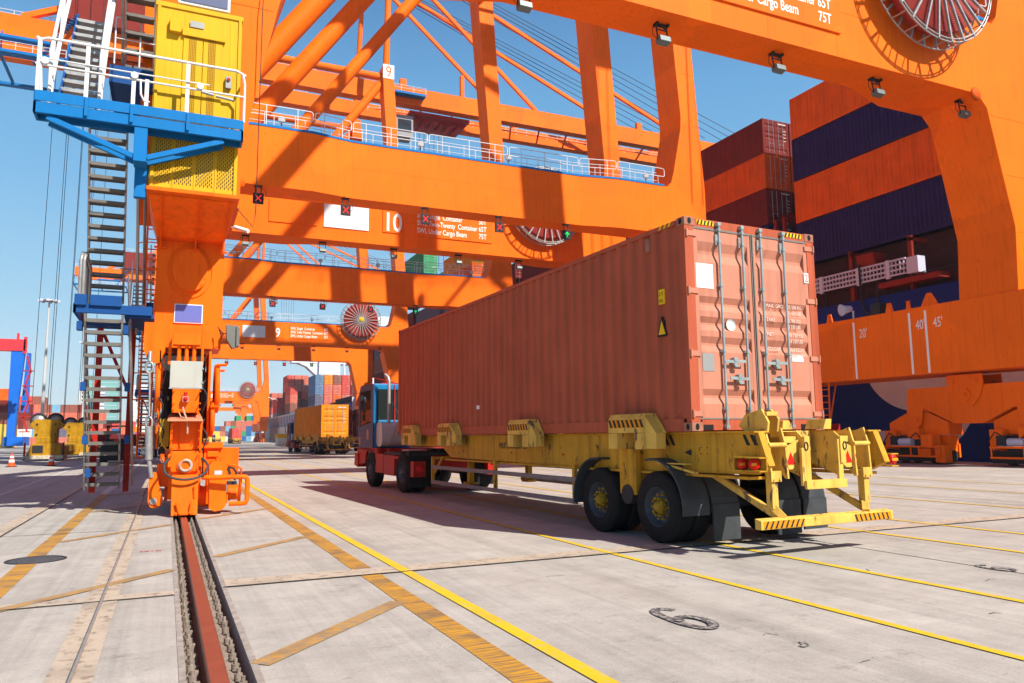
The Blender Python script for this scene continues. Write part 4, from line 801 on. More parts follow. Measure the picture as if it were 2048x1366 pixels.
# the other cranes: copies further along the quay
for dy, n_, lab in ((32.3, '10', 'second from camera, beam with a white board and the number 10'), (93.4, '9', 'third from camera, beam with the number 9 and a red reel'), (268.0, '8', 'farthest from camera, small behind the number 9 crane')):
    c = CR.o.copy(); COL.objects.link(c); c.location = CR.o.location+Vector((0, dy, 0)); c['label'] = CRL+lab
    for ch in list(CR.o.children): 
        if n_ == '10' and ch.name.split('.')[0] in ('trolley', 'operator_cab', 'hoist_rope'): continue
        k = ch.copy(); COL.objects.link(k); k.parent = c
        for g2 in list(ch.children):
            if g2.name.startswith('number') and not g2.name.startswith('number_'):
                me = number(None, n_).mesh('number', M['lett'], CR.org); q = bpy.data.objects.new('number', me); COL.objects.link(q); q.parent = k
            else: q = g2.copy(); COL.objects.link(q); q.parent = k
    if n_ == '9' or n_ == '8':
        for ch in c.children:
            if ch.name.startswith('number_plate'):
                me = text_mb(MB(), n_, 2.6, (29.8, Y0-.065, 58.15), (1, 0, 0), (0, 0, 1), align='CENTER', sx=.8).mesh('number', M['orange'], CR.org); q = bpy.data.objects.new('number', me); COL.objects.link(q); q.parent = ch

for ch in list(CR.o.children):
    if ch.name.split('.')[0] in ('trolley', 'operator_cab'):
        for g2 in list(ch.children): bpy.data.objects.remove(g2)
        bpy.data.objects.remove(ch)
# ================================================================ CONTAINERS
def corr(mb, axis, a0, a1, z0, z1, base, depth, pitch, sgn):
    """trapezoid corrugated sheet; axis 'y' runs along y at x=base, axis 'x' along x at y=base; ribs go in by depth"""
    n_ = max(1, round((a1-a0)/pitch)); p_ = (a1-a0)/n_; pr = []
    for i in range(n_): o = a0+i*p_; pr += [(o, 0), (o+p_*.33, 0), (o+p_*.5, 1), (o+p_*.83, 1)]
    pr.append((a1, 0)); vs = []
    for a, d in pr:
        q = base+sgn*depth*d
        for z in (z0, z1): vs.append((q, a, z) if axis == 'y' else (a, q, z))
    fs = [(2*i, 2*i+2, 2*i+3, 2*i+1) for i in range(len(pr)-1)]
    if (axis == 'y') == (sgn > 0): fs = [f_[::-1] for f_ in fs]
    mb.add(vs, fs)
CW = 2.438
def body_mb(L_, H, hi=True):
    s = MB(); pw = .15
    for x in (0, CW-pw):
        s.box(x, x+pw, 0, .10, .12, H-.12); s.box(x, x+pw, L_-.10, L_, .12, H-.12)
    for x0 in (0, CW-.06):
        s.box(x0, x0+.06, .18, L_-.18, H-.075, H-.01); s.box(x0+(.01 if x0 == 0 else 0), x0+(.06 if x0 == 0 else .05), .18, L_-.18, .0, .17)
    s.box(.18, CW-.18, .005, .09, H-.13, H-.005); s.box(.18, CW-.18, L_-.09, L_-.005, H-.12, H-.005); s.box(.18, CW-.18, .005, .10, .01, .155); s.box(.18, CW-.18, L_-.10, L_-.005, .01, .16)
    corr(s, 'y', .10, L_-.10, .17, H-.075, .012, .042, .285, 1); corr(s, 'y', .10, L_-.10, .17, H-.075, CW-.012, .042, .285, -1)
    corr(s, 'x', .15, CW-.15, .16, H-.12, L_-.02, .036, .25, -1)
    s.add([(.06, .09, H-.03), (CW-.06, .09, H-.03), (CW-.06, L_-.09, H-.03), (.06, L_-.09, H-.03)], [(0, 1, 2, 3)])
    s.add([(.06, .09, .1), (CW-.06, .09, .1), (CW-.06, L_-.09, .1), (.06, L_-.09, .1)], [(3, 2, 1, 0)])
    for x in (0, CW-.178):
        for y in (0, L_-.162):
            for z in (0, H-.118): s.box(x-.003, x+.181, y-.003, y+.165, z-.0, z+.118)
    return s
def door_mb(x0, x1, H, bands):
    z0, z1 = .165, H-.14; s = MB(); pts = []
    zs = [(z0, 0)]
    for a, b_ in bands: zs += [(b_, 0), (b_+.05, 1), (a-.07, 1), (a, 0)] if False else []
    prof = [(z0, 0)]
    for a, b_ in sorted(bands, key=lambda q: q[0]): prof += [(a, 0), (a+(b_-a)*.42, 1), (b_-(b_-a)*.42, 1), (b_, 0)]
    prof.append((z1, 0)); yo, dp = .010, .045; vs = []; m_ = .07
    s.box(x0, x0+m_, yo-.002, .055, z0, z1); s.box(x1-m_, x1, yo-.002, .055, z0, z1)
    for z, d in prof:
        for x in (x0+m_, x1-m_): vs.append((x, yo+dp*d, z))
    s.add(vs, [(2*i, 2*i+1, 2*i+3, 2*i+2) for i in range(len(prof)-1)])
    for (za, _), (zb, _) in zip(prof, prof[1:]): pass
    return s
_cache = {}
def cont_meshes(L_, H):
    k = (L_, H)
    if k in _cache: return _cache[k]
    b = body_mb(L_, H).mesh('body', None)
    bands = [(H*.1, H*.2), (H*.42, H*.52), (H*.56, H*.66), (H*.78, H*.88)]
    d1 = door_mb(.15, 1.212, H, bands).mesh('door', None); d2 = door_mb(1.226, CW-.15, H, bands).mesh('door', None)
    rods = []
    for x in (.55, .98, 1.46, 1.89):
        rods.append(MB().cyl((x, -.012, .1), (x, -.012, H-.08), .019, n=5).box(x-.15 if x in (.98, 1.89) else x-.02, x+.02 if x in (.98, 1.89) else x+.15, -.03, -.005, H*.30, H*.30+.035).mesh('locking_rod', M['rod']))
    for me in (b, d1, d2): me.materials.clear(); me.materials.append(None)
    lettering = MB()
    for i in range(4): lettering.box(1.95, 2.2, .008, .0105, H*.72-i*.25, H*.72-i*.25+.05)
    lettering.box(1.45, 2.2, .008, .0105, H*.9, H*.9+.09)
    me5 = lettering.mesh('stencilled_text', M['fadetext'])
    _cache[k] = (b, d1, d2, rods, me5); return _cache[k]
def obslot(me, name, mt, parent):
    o = bpy.data.objects.new(name, me); COL.objects.link(o); o.parent = parent
    if me.materials[0] is None: o.material_slots[0].link = 'OBJECT'; o.material_slots[0].material = mt
    return o
# one-piece low detail container for the far yard
def far_mesh(L_, H, along='y'):
    k = ('far', L_, H)
    if k in _cache: return _cache[k]
    s = body_mb(L_, H); s.box(.15, CW-.15, .012, .05, .16, H-.13); me = s.mesh('shipping_container', None); me.materials.clear(); me.materials.append(None)
    r_ = MB()
    _cache[k] = me; return me
HC, ST = 2.896, 2.591
def container(loc, key, label, L_=12.192, H=HC, rot=0, group=None, far=False):
    mt = cmat(key)
    if far:
        o = obslot(far_mesh(L_, H), 'shipping_container', mt, None); o.location = loc; o.rotation_euler = (0, 0, rot); tag(o, label, 'shipping container', group); return o
    b, d1, d2, rods, me5 = cont_meshes(L_, H)
    o = bpy.data.objects.new('shipping_container', None); COL.objects.link(o); o.location = loc; o.rotation_euler = (0, 0, rot); tag(o, label, 'shipping container', group)
    obslot(b, 'body', mt, o); a = obslot(d1, 'door', mt, o); c = obslot(d2, 'door', mt, o)
    for i, me in enumerate(rods): obslot(me, 'locking_rod', None, a if i < 2 else c)
    obslot(me5, 'stencilled_text', None, c)
    return o
# ================================================================ SHIP
XS = 38.3
sh = Thing('container_ship', 'big dark blue container ship moored along the quay with boxes stacked on deck', 'ship', (0, 0, 0), (37, 100, -2.4))
XH = 36.6
hp = [(XH+6, -60), (XH, -38), (XH, 330), (XH+3, 350), (XH+12, 372), (XH+32, 372), (XH+40, 350), (XH+40, -38), (XH+30, -60)]
sh.part(MB().xy(hp, -4, 8.9), 'hull', 'hull')
sh.part(MB().xy([(x*1.0+(.02 if x < 50 else -.02), y*.999) for x, y in hp], 8.9, 9.1), 'deck', 'hull')
s = MB()
# big painted letters, only their lower bowls show between the crane legs
def ring(cy, cz, ry, rz, w, a0=0, a1=360):
    P = []; n_ = 28
    for i in range(n_+1): a = radians(a0+(a1-a0)*i/n_); P.append((cos(a), sin(a)))
    v = []; 
    for c, d in P: v += [(XH-.012, cy+ry*c, cz+rz*d), (XH-.012, cy+(ry-w)*c, cz+(rz-w)*d)]
    s.add(v, [(2*i, 2*i+1, 2*i+3, 2*i+2) for i in range(n_)])
def disc(cy, cz, rr, n_=40): s.add([(XH-.012, cy+rr*cos(a), cz+rr*sin(a)) for a in [pi*(1.07+.86*i/n_) for i in range(n_+1)]], [list(range(n_+1))])
disc(28.2, 5.9, 3.35)
s.add([(XH-.016, cy, cz) for cy, cz in [(27.0, .3), (26.6, .45), (26.2, .81), (25.7, 1.25), (25.3, 1.8), (25.2, 2.4), (27.0, 2.4)]], [list(range(7))])
s.add([(XH-.02, cy, cz) for cy, cz in [(24.6, 3.7), (21.5, 3.6), (21.5, 5), (24.6, 5)]], [(0, 1, 2, 3)]); s.add([(XH-.02, cy, cz) for cy, cz in [(32.0, .9), (29.4, .9), (29.4, 1.5), (32, 1.5)]], [(0, 1, 2, 3)]); s.add([(XH-.02, cy, cz) for cy, cz in [(22.4, .7), (20, .7), (20, 1.5), (22.4, 1.5)]], [(0, 1, 2, 3)])
sh.part(s, 'hull_lettering', 'hullgrey')
# bridges of lashing gear and coamings along the deck
s = MB().box(XS+.5, XS+28, -10, 38.5, 9.1, 12.5).box(XS-.9, XS+28, -10, 195, 9.1, 10.0).box(XS+.5, XS+28, 40, 195, 9.1, 11.0); sh.part(s, 'hatch_coaming', mat('coaming_dark', (.05, .02, .02), .7, var=.3))
s = MB()
for y in range(20, 56, 4): s.box(XS-1.4, XS-1.2, y, y+.25, 9.1, 12.2); s.box(XS-1.4, XS, y, y+.2, 11.9, 12.1)
for y in (38.6, 39.4): 
    for x in (XS, XS+2.6, XS+5): s.box(x, x+.25, y, y+.2, 9.1, 16.5)
    s.box(XS, XS+6, y, y+.15, 16.3, 16.5)
M['davitred'] = mat('davit_dark_red', (.22, .025, .015), .6, var=.2); sh.part(s, 'lashing_bridge', 'davitred')
s = MB()
for z in (10.05, 10.32, 10.6, 10.88): s.box(XS-1.75, XS-1.66, 28.2, 40.0, z, z+.09)
for k in range(48): s.box(XS-1.76, XS-1.67, 28.3+k*.245, 28.34+k*.245, 10.05, 10.95)
for y in (29.2, 31.2, 34): s.box(XS-1.78, XS-1.65, y, y+.25, 9.95, 11.0)
s.box(XS-1.8, XS-1.2, 27.4, 28.1, 10.0, 10.9); sh.part(s, 'gangway', 'lightgrey')
s = MB().xz([(XS-1.5, 10.6), (XS-1.0, 10.6), (XS-.7, 11.7), (XS-1.8, 11.7)], 30.2, 31.4).box(XS-1.8, XS-.6, 26.2, 30, 9.5, 9.8); sh.part(s, 'davit', 'davitred')
s = MB(); s.path(smooth([(XS-1.8, 31.2, 11.2), (XS-1.85, 31.1, 9.0), (XS-1.85, 30.7, 8.2), (XS-1.85, 30.2, 8.3), (XS-1.8, 30.0, 10)]), .06, 5); sh.part(s, 'mooring_rope', 'dark')
s = MB()
for y in range(-8, 330, 3): s.cyl((XH+.2, y, 9.1), (XH+.2, y, 10.0), .03, n=4, caps=False)
s.cyl((XH+.2, -8, 10), (XH+.2, 330, 10), .03, n=4); sh.part(s, 'deck_railing', 'dark')
# accommodation block
s = MB().box(46.6, 53.6, 262, 274, 9, 40); s.box(63.2, 75, 262, 274, 9, 44); s.box(53.6, 63.2, 266, 272, 27, 40); s.box(37.5, 46.6, 263, 268, 26.8, 28.6)
for yy in (263.2, 267.2): s.prism([(39.5, yy, 26.8), (46.6, yy, 26.8), (46.6, yy, 22.6), (45.8, yy, 22.6), (42.5, yy, 25.6)], (0, .5, 0))
for z in range(11, 40, 3): s.box(46.5, 53.7, 261.92, 262, z, z+.15); s.box(63.1, 75, 261.92, 262, z, z+.15)
ac = sh.part(s, 'accommodation_block', 'shipwhite')
s = MB()
for z in (22.2, 31.2): s.box(64.0, 67.0, 261.9, 261.98, z, z+1.3).box(67.4, 70.5, 261.9, 261.98, z, z+1.3)
sh.part(s, 'window', 'glass', parent=ac)
s = MB()
for x in (56, 58.5): s.cyl((x, 261.5, 9), (x-1.2, 261.5, 27), .3, n=6)
sh.part(s, 'deck_ladder', 'shipwhite')
# pale side house with dark openings near the far stern
s = MB().box(XH-.1, XH+.6, 232, 330, 8.9, 9.3)
for k in range(26): s.box(XH-.06, XH+.02, 234+k*3.7, 235.3+k*3.7, 5.2, 9.2)
s.box(XH-.05, XH+.01, 228, 330, -1, 5.2); sh.part(s, 'side_plating', 'hullbrown')
s = MB().box(47, 49, 200, 201, 9.1, 20).box(46, 50, 199.8, 201.2, 15, 19).cyl((46, 200.5, 19.5), (50, 200.5, 19.5), .9, n=10); sh.part(s, 'deck_crane', 'shipwhite')
GS = 'containers stacked on the ship'
ORD = ('bottom', 'second', 'third', 'fourth', 'fifth', 'sixth', 'seventh', 'eighth', 'ninth', 'tenth', 'eleventh', 'twelfth', 'thirteenth', 'fourteenth', 'fifteenth')
# bay closest to the camera: four high-cube boxes in the front column
zz = [12.55, 15.5, 18.45, 21.4]
for k, (c, l) in enumerate((('navy', 'dark navy container at the bottom of the tall stack beside the right crane leg'), ('orange', 'orange container second from bottom in the stack beside the right crane leg'), ('navy', 'dark navy container third up, between two orange boxes beside the right crane leg'), ('orange', 'orange container topping the stack beside the right crane leg, against the sky'))):
    container((XS, 25.35, zz[k]), c, l, group=GS)
    container((XS+2.55, 25.35, zz[k]), ('maroon', 'blue', 'maroon', 'orange')[k], '%s container %s up, second row behind the orange and navy stack' % (('maroon', 'blue', 'maroon', 'orange')[k], ORD[k]), group=GS)
z0 = 24.1-5*2.63
for k, c in enumerate(('maroon', 'navy', 'maroon', 'orange', 'maroon')):
    container((XS, 40.2, z0+k*2.63), c, '%s container, %s tier, front stack left of the orange and navy stack' % (c, ORD[k]), H=ST, group=GS)
    container((XS+2.55, 40.2, z0+k*2.63), ('navy', 'maroon', 'maroon', 'orange', 'maroon')[k], '%s container %s up in the shadowed row right of the door end stack' % (('navy', 'maroon', 'maroon', 'orange', 'maroon')[k], ORD[k]), H=ST, group=GS)
names = {3: 'between the second and third crane legs', 4: 'behind the second crane', 5: 'past the second crane', 6: 'behind the far beam of the second crane', 7: 'beyond the second crane'}
for b_, (y, tiers, x0) in enumerate(((55.2, ['maroon', 'maroon', 'slate', 'maroon'], 0), (69.2, ['maroon', 'brown', 'maroon', 'maroon'], 0), (83.2, ['maroon', 'maroon', 'slate', 'maroon'], 0), (97.5, ['slate', 'brown', 'maroon', 'slate'], 0), (112, ['brown', 'slate', 'grey', 'slate'], 0), (126, ['maroon', 'salmon', 'maroon', 'maroon'], 0), (141, ['maroon', 'brown', 'slate', 'maroon'], 0), (156, ['brown', 'maroon', 'maroon'], 0))):
    H = HC; zb0 = 22.7-len(tiers)*2.95 if b_ < 5 else 23.2-len(tiers)*2.95
    for k, c in enumerate(tiers):
        container((XS, y, zb0+k*2.95), c, '%s container %s up in ship deck bay %s counted from the right' % (c, ORD[k], ORD[b_+2] if b_+2 < 9 else 'tenth'), group=GS, far=b_ > 3)
for (x, y, z, c, l) in ((XS+.1, 98, 22.9, 'orange', 'amber orange container low behind the railing of the second crane'), (XS+.1, 98, 25.8, 'amber', 'amber container high behind the right end of the second crane railing'),
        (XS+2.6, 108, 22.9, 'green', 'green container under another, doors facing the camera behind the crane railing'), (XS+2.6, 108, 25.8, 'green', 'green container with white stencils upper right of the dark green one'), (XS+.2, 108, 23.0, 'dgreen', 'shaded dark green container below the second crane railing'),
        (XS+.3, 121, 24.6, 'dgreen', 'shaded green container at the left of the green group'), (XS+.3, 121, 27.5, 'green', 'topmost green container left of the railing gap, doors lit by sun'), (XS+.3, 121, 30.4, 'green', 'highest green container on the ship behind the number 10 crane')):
    container((x, y, z), c, l, group=GS)
# far bays: doors face the camera between the legs of the number 9 crane
far_rows = [(226, 39.1, 8.2, [['steelblue', 'slate', 'steelblue', 'steelblue'], ['salmon', 'redor', 'redor', 'amber'], ['maroon', 'orange', 'redor', 'brown'], ['red', 'salmon', 'red', 'red'], ['maroon', 'red', 'maroon', 'salmon']], 'ship bay left of blue cab'),
            (290, 40.0, 10.0, [['maroon']*3+['redor', 'red'], ['red', 'maroon', 'maroon', 'salmon', 'redor'], ['salmon', 'maroon', 'red', 'salmon', 'redor']], 'tall bay left of ship house'),
            (270, 38.3, 7.6, [['slate', 'brown', 'redor', 'red']], 'narrow stack left of ship house'), (304, 38.3, 8.2, [['grey', 'red', 'red']], 'red stack right of far crane leg'), (322, 38.3, 8.0, [['grey', 'red', 'maroon', 'redor'], ['grey', 'blue', 'red', 'salmon']], 'farthest stack beside distant crane leg')]
for y, x, z, cols, where in far_rows:
    for i, colm in enumerate(cols):
        for k, c in enumerate(colm):
            container((x+i*2.6, y, z+k*2.93), c, '%s container, %s tier, %s column, %s' % (c, ORD[k], ('left', 'second', 'third', 'fourth', 'fifth')[i], where), group=GS, H=HC, far=False)

# ================================================================ TRUCKS
TH = .041037; B0 = (6.2569, 8.1168, 0)
def wheel(T, u, v, z, R, w, duals, face='rim', hub='hub', nm='wheel'):
    s = MB(); n_ = 2 if duals else 1; sg = 1 if u < 1.2 else -1
    prof = [(R*.56, 0), (R*.60, -.01), (R*.93, 0), (R*.985, .025), (R, .05), (R, w-.05), (R*.985, w-.025), (R*.93, w), (R*.56, w)]
    for i in range(n_): s.lathe(prof, (u+sg*i*(w+.05), v, z), (sg, 0, 0), 40)
    for k in range(3):
        for i in range(n_): s.lathe([(R+.001, .07+k*.06), (R-.012, .075+k*.06), (R-.012, .085+k*.06), (R+.001, .09+k*.06)], (u+sg*i*(w+.05), v, z), (sg, 0, 0), 40)
    o = T.part(s, nm, 'black')
    T.part(MB().lathe([(R*.57, .0), (R*.55, .02), (R*.52, .10), (R*.44, .15), (R*.36, .16), (R*.30, .13), (R*.26, .11), (0, .11)], (u, v, z), (sg, 0, 0), 30), 'rim', face, parent=o)
    s = MB().lathe([(R*.22, .09), (R*.2, .04), (R*.14, .0), (R*.10, -.03), (0, -.035)], (u, v, z), (sg, 0, 0), 16)
    for k in range(10): a = 2*pi*k/10; c = (u+sg*.10, v+R*.35*cos(a), z+R*.35*sin(a)); s.cyl(c, (u+sg*.05, c[1], c[2]), .016, n=6); s.cyl((u+sg*.07, v+R*.24*cos(a), z+R*.24*sin(a)), (u+sg*.0, v+R*.24*cos(a), z+R*.24*sin(a)), .018, n=6)
    T.part(s, 'hub', hub, parent=o); return o
def hazard(T, u0, u1, v, z0, z1, n_=6, plane='v', parent=None, slant=.6):
    s = MB(); L_ = (u1-u0)/n_
    for i in range(n_):
        a = u0+i*L_; q = [(a, z0), (a+L_*.5, z0), (a+L_*.5+(z1-z0)*slant, z1), (a+(z1-z0)*slant, z1)]; q = [(min(x, u1), z) for x, z in q]
        if plane == 'v': s.add([(x, v, z) for x, z in q], [(0, 1, 2, 3)])
        else: s.add([(v, x, z) for x, z in q], [(3, 2, 1, 0)])
    return T.part(s, 'hazard_stripe', 'hazblack', parent=parent)
def make_chassis(label, loc, rot):
    T = Thing('container_chassis', label, 'trailer', loc, (1.2, 5, 0), rot, group='yellow container trailers')
    # main beams with gooseneck, flush side webs
    s = MB()
    for x0 in (.16, 2.18): s.yz([(-1.0, 1.505), (11.9, 1.505), (11.9, 1.25), (9.3, 1.24), (8.75, 1.0), (2.9, .95), (-.9, .99), (-1.15, 1.1)], x0, x0+.1)
    for x0 in (.10, 2.1): s.box(x0, x0+.24, -.9, 9.0, .93, .965); s.box(x0, x0+.24, -1.0, 11.9, 1.49, 1.512)
    for y in (-.2, 1.5, 3.2, 4.6, 6.2, 7.6, 8.9, 10.4, 11.7): s.box(.26, 2.18, y, y+.12, 1.28, 1.46)
    s.box(.26, 2.18, 11.78, 11.9, 1.2, 1.5); s.cyl((1.2, 11.2, 1.05), (1.2, 11.2, 1.3), .06, n=8)
    fr = T.part(s, 'chassis_frame', 'chyel', .006)
    s = text_mb(MB(), 'MAX LOADCAP 65T', .17, (.155, 6.14, 1.235), (0, -1, 0), (0, 0, 1), sx=.82); T.part(s, 'lettering', 'dark', parent=fr)
    s = MB()
    for v in (8.0, 5.6, 3.6): s.box(.15, .16, v-.03, v+.03, 1.14, 1.17)
    T.part(s, 'side_marker', 'cabred', parent=fr)
    # guide brackets along both sides
    for v0, v1 in ((.78, 1.65), (4.22, 5.04), (7.92, 8.71), (10.55, 11.29)):
        for side in (0, 1):
            X = (lambda q: q) if side == 0 else (lambda q: CW-q)
            s = MB(); zt = 1.78; e = [(-.20, 1.28), (-.20, 1.60), (-.17, 1.66), (-.06, zt), (-.02, zt), (-.02, 1.53), (.16, 1.50), (.16, 1.28)]
            for (a, b_) in ((v0, v0+.22), (v1-.22, v1)): s.prism([(X(x), a, z) for x, z in [(-.20, 1.28), (-.20, 1.505), (.16, 1.505), (.16, 1.28)]], (0, b_-a, 0))
            s.prism([(X(x), v0, z) for x, z in [(-.20, 1.508), (-.20, 1.70), (-.15, zt), (-.025, zt), (-.025, 1.508)]], (0, v1-v0, 0))
            s.prism([(X(-.022), v0-.02, 1.505), (X(-.022), v0-.26, 1.505), (X(-.022), v0-.02, zt)], (.02 if side == 0 else -.02, 0, 0))
            s.prism([(X(-.20), v0-.0, 1.505), (X(-.20), v0-.24, 1.29), (X(.16), v0-.24, 1.29), (X(.16), v0, 1.505)], (0, 0, -.004)) if 0 else s.prism([(X(-.19), v0-.001, 1.29), (X(-.19), v0-.001, 1.75), (X(-.16), v0-.22, 1.50), (X(-.16), v0-.22, 1.29)], (.16 if side == 0 else -.16, 0, 0))
            b = T.part(s, 'container_guide', 'chyel2', .008)
            if side == 0:
                q = MB(); n_ = 8; L_ = (v1-v0)/n_
                for i in range(n_): a = v0+i*L_; q.add([(X(-.2025), a, 1.585), (X(-.2025), a+L_*.5, 1.585), (X(-.2025), min(a+L_*1.0, v1), 1.695), (X(-.2025), min(a+L_*.5, v1), 1.695)], [(3, 2, 1, 0)])
                T.part(q, 'hazard_stripe', 'hazblack', parent=b)
                T.part(MB().box(X(-.2012), X(-.2), v0+.02, v1-.02, 1.58, 1.698), 'hazard_panel', 'hazyel', parent=b)
                q = MB(); 
                for i in range(n_): a = v0+i*L_; q.add([(X(-.1695), a+L_*.5, 1.694), (X(-.1695), a+L_, 1.694), (X(-.081), min(a+L_*1.3, v1), 1.776), (X(-.081), a+L_*.8, 1.776)], [(3, 2, 1, 0)]) if 0 else None
    hz = hazard(T, .55, .80, .158, 1.33, 1.47, 2, 'u')
    hazard(T, -1.0, -.74, .158, 1.34, 1.47, 2, 'u')
    s = MB()
    for a in (-.1, .02):
        for z in (1.22, 1.3): s.box(.15, .158, a, a+.012, z, z+.012)
    s.prism([(.15, .35, 1.24), (.15, .22, 1.28), (.15, .22, 1.2)], (-.01, 0, 0)); T.part(s, 'bolt', 'dark')
    # suspension hanger, axles
    s = MB().box(-.0, .1, 1.28, 1.68, .62, 1.28).box(.1, .35, 1.30, 1.64, .66, 1.2).box(2.34, 2.44, 1.28, 1.68, .62, 1.28)
    T.part(s, 'suspension_hanger', 'chyel', .006)
    s = MB().cyl((.2, .78, .5), (2.25, .78, .5), .075, n=12).cyl((.2, 2.25, .5), (2.25, 2.25, .5), .075, n=12)
    for x in (.55, 1.88): s.bar((x, .5, .62), (x, 2.6, .62), .09, .07); s.cyl((x, 1.1, .45), (x, 1.6, .45), .12, n=10)
    s.cyl((-.02, 1.48, .62), (.12, 1.48, .62), .14, n=16)
    T.part(s, 'axle', 'dark')
    for v in (.78, 2.25):
        for uu in (-.02, 2.458): wheel(T, uu, v, .49, .49, .26, True)
    # mudguards: one over each wheel
    def guard(u0, u1, v, R, a0, a1, flap=None):
        s = MB(); n_ = 12; vs = []
        for i in range(n_+1):
            a = radians(a0+(a1-a0)*i/n_); cx, cz = v+R*cos(a), .49+R*sin(a)
            for uu, k in ((u0, .0), (u0, .03), (u1, .03), (u1, 0)): vs.append((uu, v+(R+k)*cos(a), .49+(R+k)*sin(a)))
        s.add(vs, [(4*i+j, 4*(i+1)+j, 4*(i+1)+(j+1) % 4, 4*i+(j+1) % 4) for i in range(n_) for j in range(4)]); s.add(vs, [(0, 1, 2, 3), (4*n_+3, 4*n_+2, 4*n_+1, 4*n_)])
        o = T.part(s, 'mudguard', 'rubgrey', .004)
        if flap: T.part(MB().box(u0-.0, u1, v-R-.045, v-R-.02, flap, .55), 'mud_flap', 'rubgrey', parent=o)
    guard(-.08, .27, 2.25, .62, -8, 98); guard(2.18, 2.50, 2.25, .60, 2, 98)
    guard(-.10, .34, .78, .64, 78, 186); guard(2.06, 2.52, .78, .62, 80, 182, .12)
    guard(.40, .86, .78, .62, 84, 184, .08); guard(1.55, 2.0, .78, .62, 84, 184, .08)
    s = MB().box(-.05, .05, .1, .7, 1.085, 1.10); s.bar((.0, .75, 1.11), (.0, -.05, .98), .05, .03); T.part(s, 'guard_bracket', 'chyel2')
    # side protection rails
    s = MB()
    for v in (9.64, 6.11, 3.05): s.box(.02, .08, v-.04, v+.04, .36, 1.0)
    s.bar((.06, 9.0, 1.0), (.06, 9.55, .62), .05); s.bar((.06, 9.64, .97), (.5, 9.64, .97), .05)
    T.part(s, 'side_guard_post', 'chyel')
    s = MB()
    for z in (.42, .77): s.box(-.0, .02, 2.95, 9.6, z-.05, z+.03); s.box(2.42, 2.44, 2.95, 9.6, z-.05, z+.03)
    T.part(s, 'side_guard_rail', mat('weathered_rail', (.25, .2, .19), .7, var=.25, scale=6))
    # landing legs
    for x in (.45, 1.95): T.part(MB().box(x-.06, x+.06, 8.2, 8.34, .45, 1.25).box(x-.12, x+.12, 8.12, 8.42, .4, .45), 'landing_leg', 'chyel', .004)
    # rear end: cross beam, corner guides, couplings
    s = MB().box(.83, 1.46, -.62, -.50, 1.13, 1.51); s.box(.26, 2.18, -.5, -.38, 1.2, 1.5); T.part(s, 'rear_cross_beam', 'chyel2', .01)
    for side in (0, 1):
        X = (lambda q: q) if side == 0 else (lambda q: CW-q)
        def pr(pts, v0, dv, s): s.prism([(X(a), v0, z) for a, z in pts], (0, dv, 0))
        s = MB()
        # tall side guide plate (in the v-z plane), with sloping claw on top
        for ug in (.33, .60):
            s.prism([(X(ug), v, z) for v, z in [(-.55, 1.0), (-.88, 1.02), (-.97, .93), (-1.01, .93), (-.99, 1.35), (-.93, 1.55), (-.78, 1.50), (-.55, 1.50)]], (.025 if side == 0 else -.025, 0, 0))
        s.prism([(X(.33), v, z) for v, z in [(-.62, 1.5), (-.98, 1.5), (-1.0, 1.62), (-.9, 1.78), (-.62, 1.72), (-.5, 1.58)]], (.03 if side == 0 else -.03, 0, 0)) if side == 0 else None
        s.prism([(X(.52), v, z) for v, z in [(-.75, 1.5), (-.95, 1.5), (-.98, 1.66), (-.86, 1.78), (-.72, 1.66)]], (.03 if side == 0 else -.03, 0, 0)) if side == 0 else None
        s.cyl((X(.33), -.98, 1.34), (X(.62), -.98, 1.34), .03, n=10)
        if side == 0: s.bar((X(.35), -.9, 1.72), (X(.54), -.9, 1.72), .14, .05)
        T.part(s, 'rear_guide', 'chyel2', .006)
        # vertical plates with warning triangle
        s = MB(); pr([(.62, 1.04), (.74, 1.04), (.86, 1.12), (.86, 1.40), (.62, 1.30)], -.96, .02, s)
        s.prism([(X(.88), v, z) for v, z in [(-.5, 1.1), (-1.02, .92), (-1.02, 1.42), (-.92, 1.50), (-.5, 1.5)]], (.02 if side == 0 else -.02, 0, 0))
        s.box(min(X(.86), X(.95)), max(X(.86), X(.95)), -1.06, -1.02, .9, 1.44) if side == 0 else s.box(min(X(.86), X(.95)), max(X(.86), X(.95)), -1.06, -1.02, 1.1, 1.44)
        s.box(min(X(.60), X(.88)), max(X(.60), X(.88)), -.92, -.6, 1.36, 1.44)
        pr([(.72, 1.53), (.9, 1.53), (.84, 1.64), (.74, 1.64)], -.85, .4, s) if side == 0 else pr([(.86, 1.53), (1.0, 1.53), (.94, 1.66), (.84, 1.66)], -.85, .3, s)
        g_ = T.part(s, 'rear_gusset', 'chyel2', .006)
        T.part(MB().prism([(X(.64), -.963, 1.10), (X(.79), -.963, 1.10), (X(.715), -.963, 1.25)], (0, -.004, 0)), 'warning_triangle', 'lampred', parent=g_)
        T.part(MB().path([(X(.88)+.03*cos(a), -1.065, 1.32+.05*sin(a)) for a in [2*pi*i/10 for i in range(10)]], .008, 5, True), 'ring', 'dark', parent=g_)
        # bumper posts and struts
        s = MB().box(min(X(.36), X(.46)), max(X(.36), X(.46)), -.98, -.88, .58, 1.0).box(min(X(.33), X(.5)), max(X(.33), X(.5)), -1.01, -.97, .90, 1.03)
        s.bar((X(.41), -.93, .6), (X(.5), -1.01, .47), .09); s.bar((X(.40), .15, .98), (X(.44), -.95, .50), .07, .08)
        for a, z in ((.37, .93), (.46, .93)): s.cyl((X(a), -1.025, z), (X(a), -1.005, z), .012, n=6)
        T.part(s, 'bumper_post', 'chyel2', .006)
        # lamp boxes
        s = MB(); a, b_ = (0.0, .13)
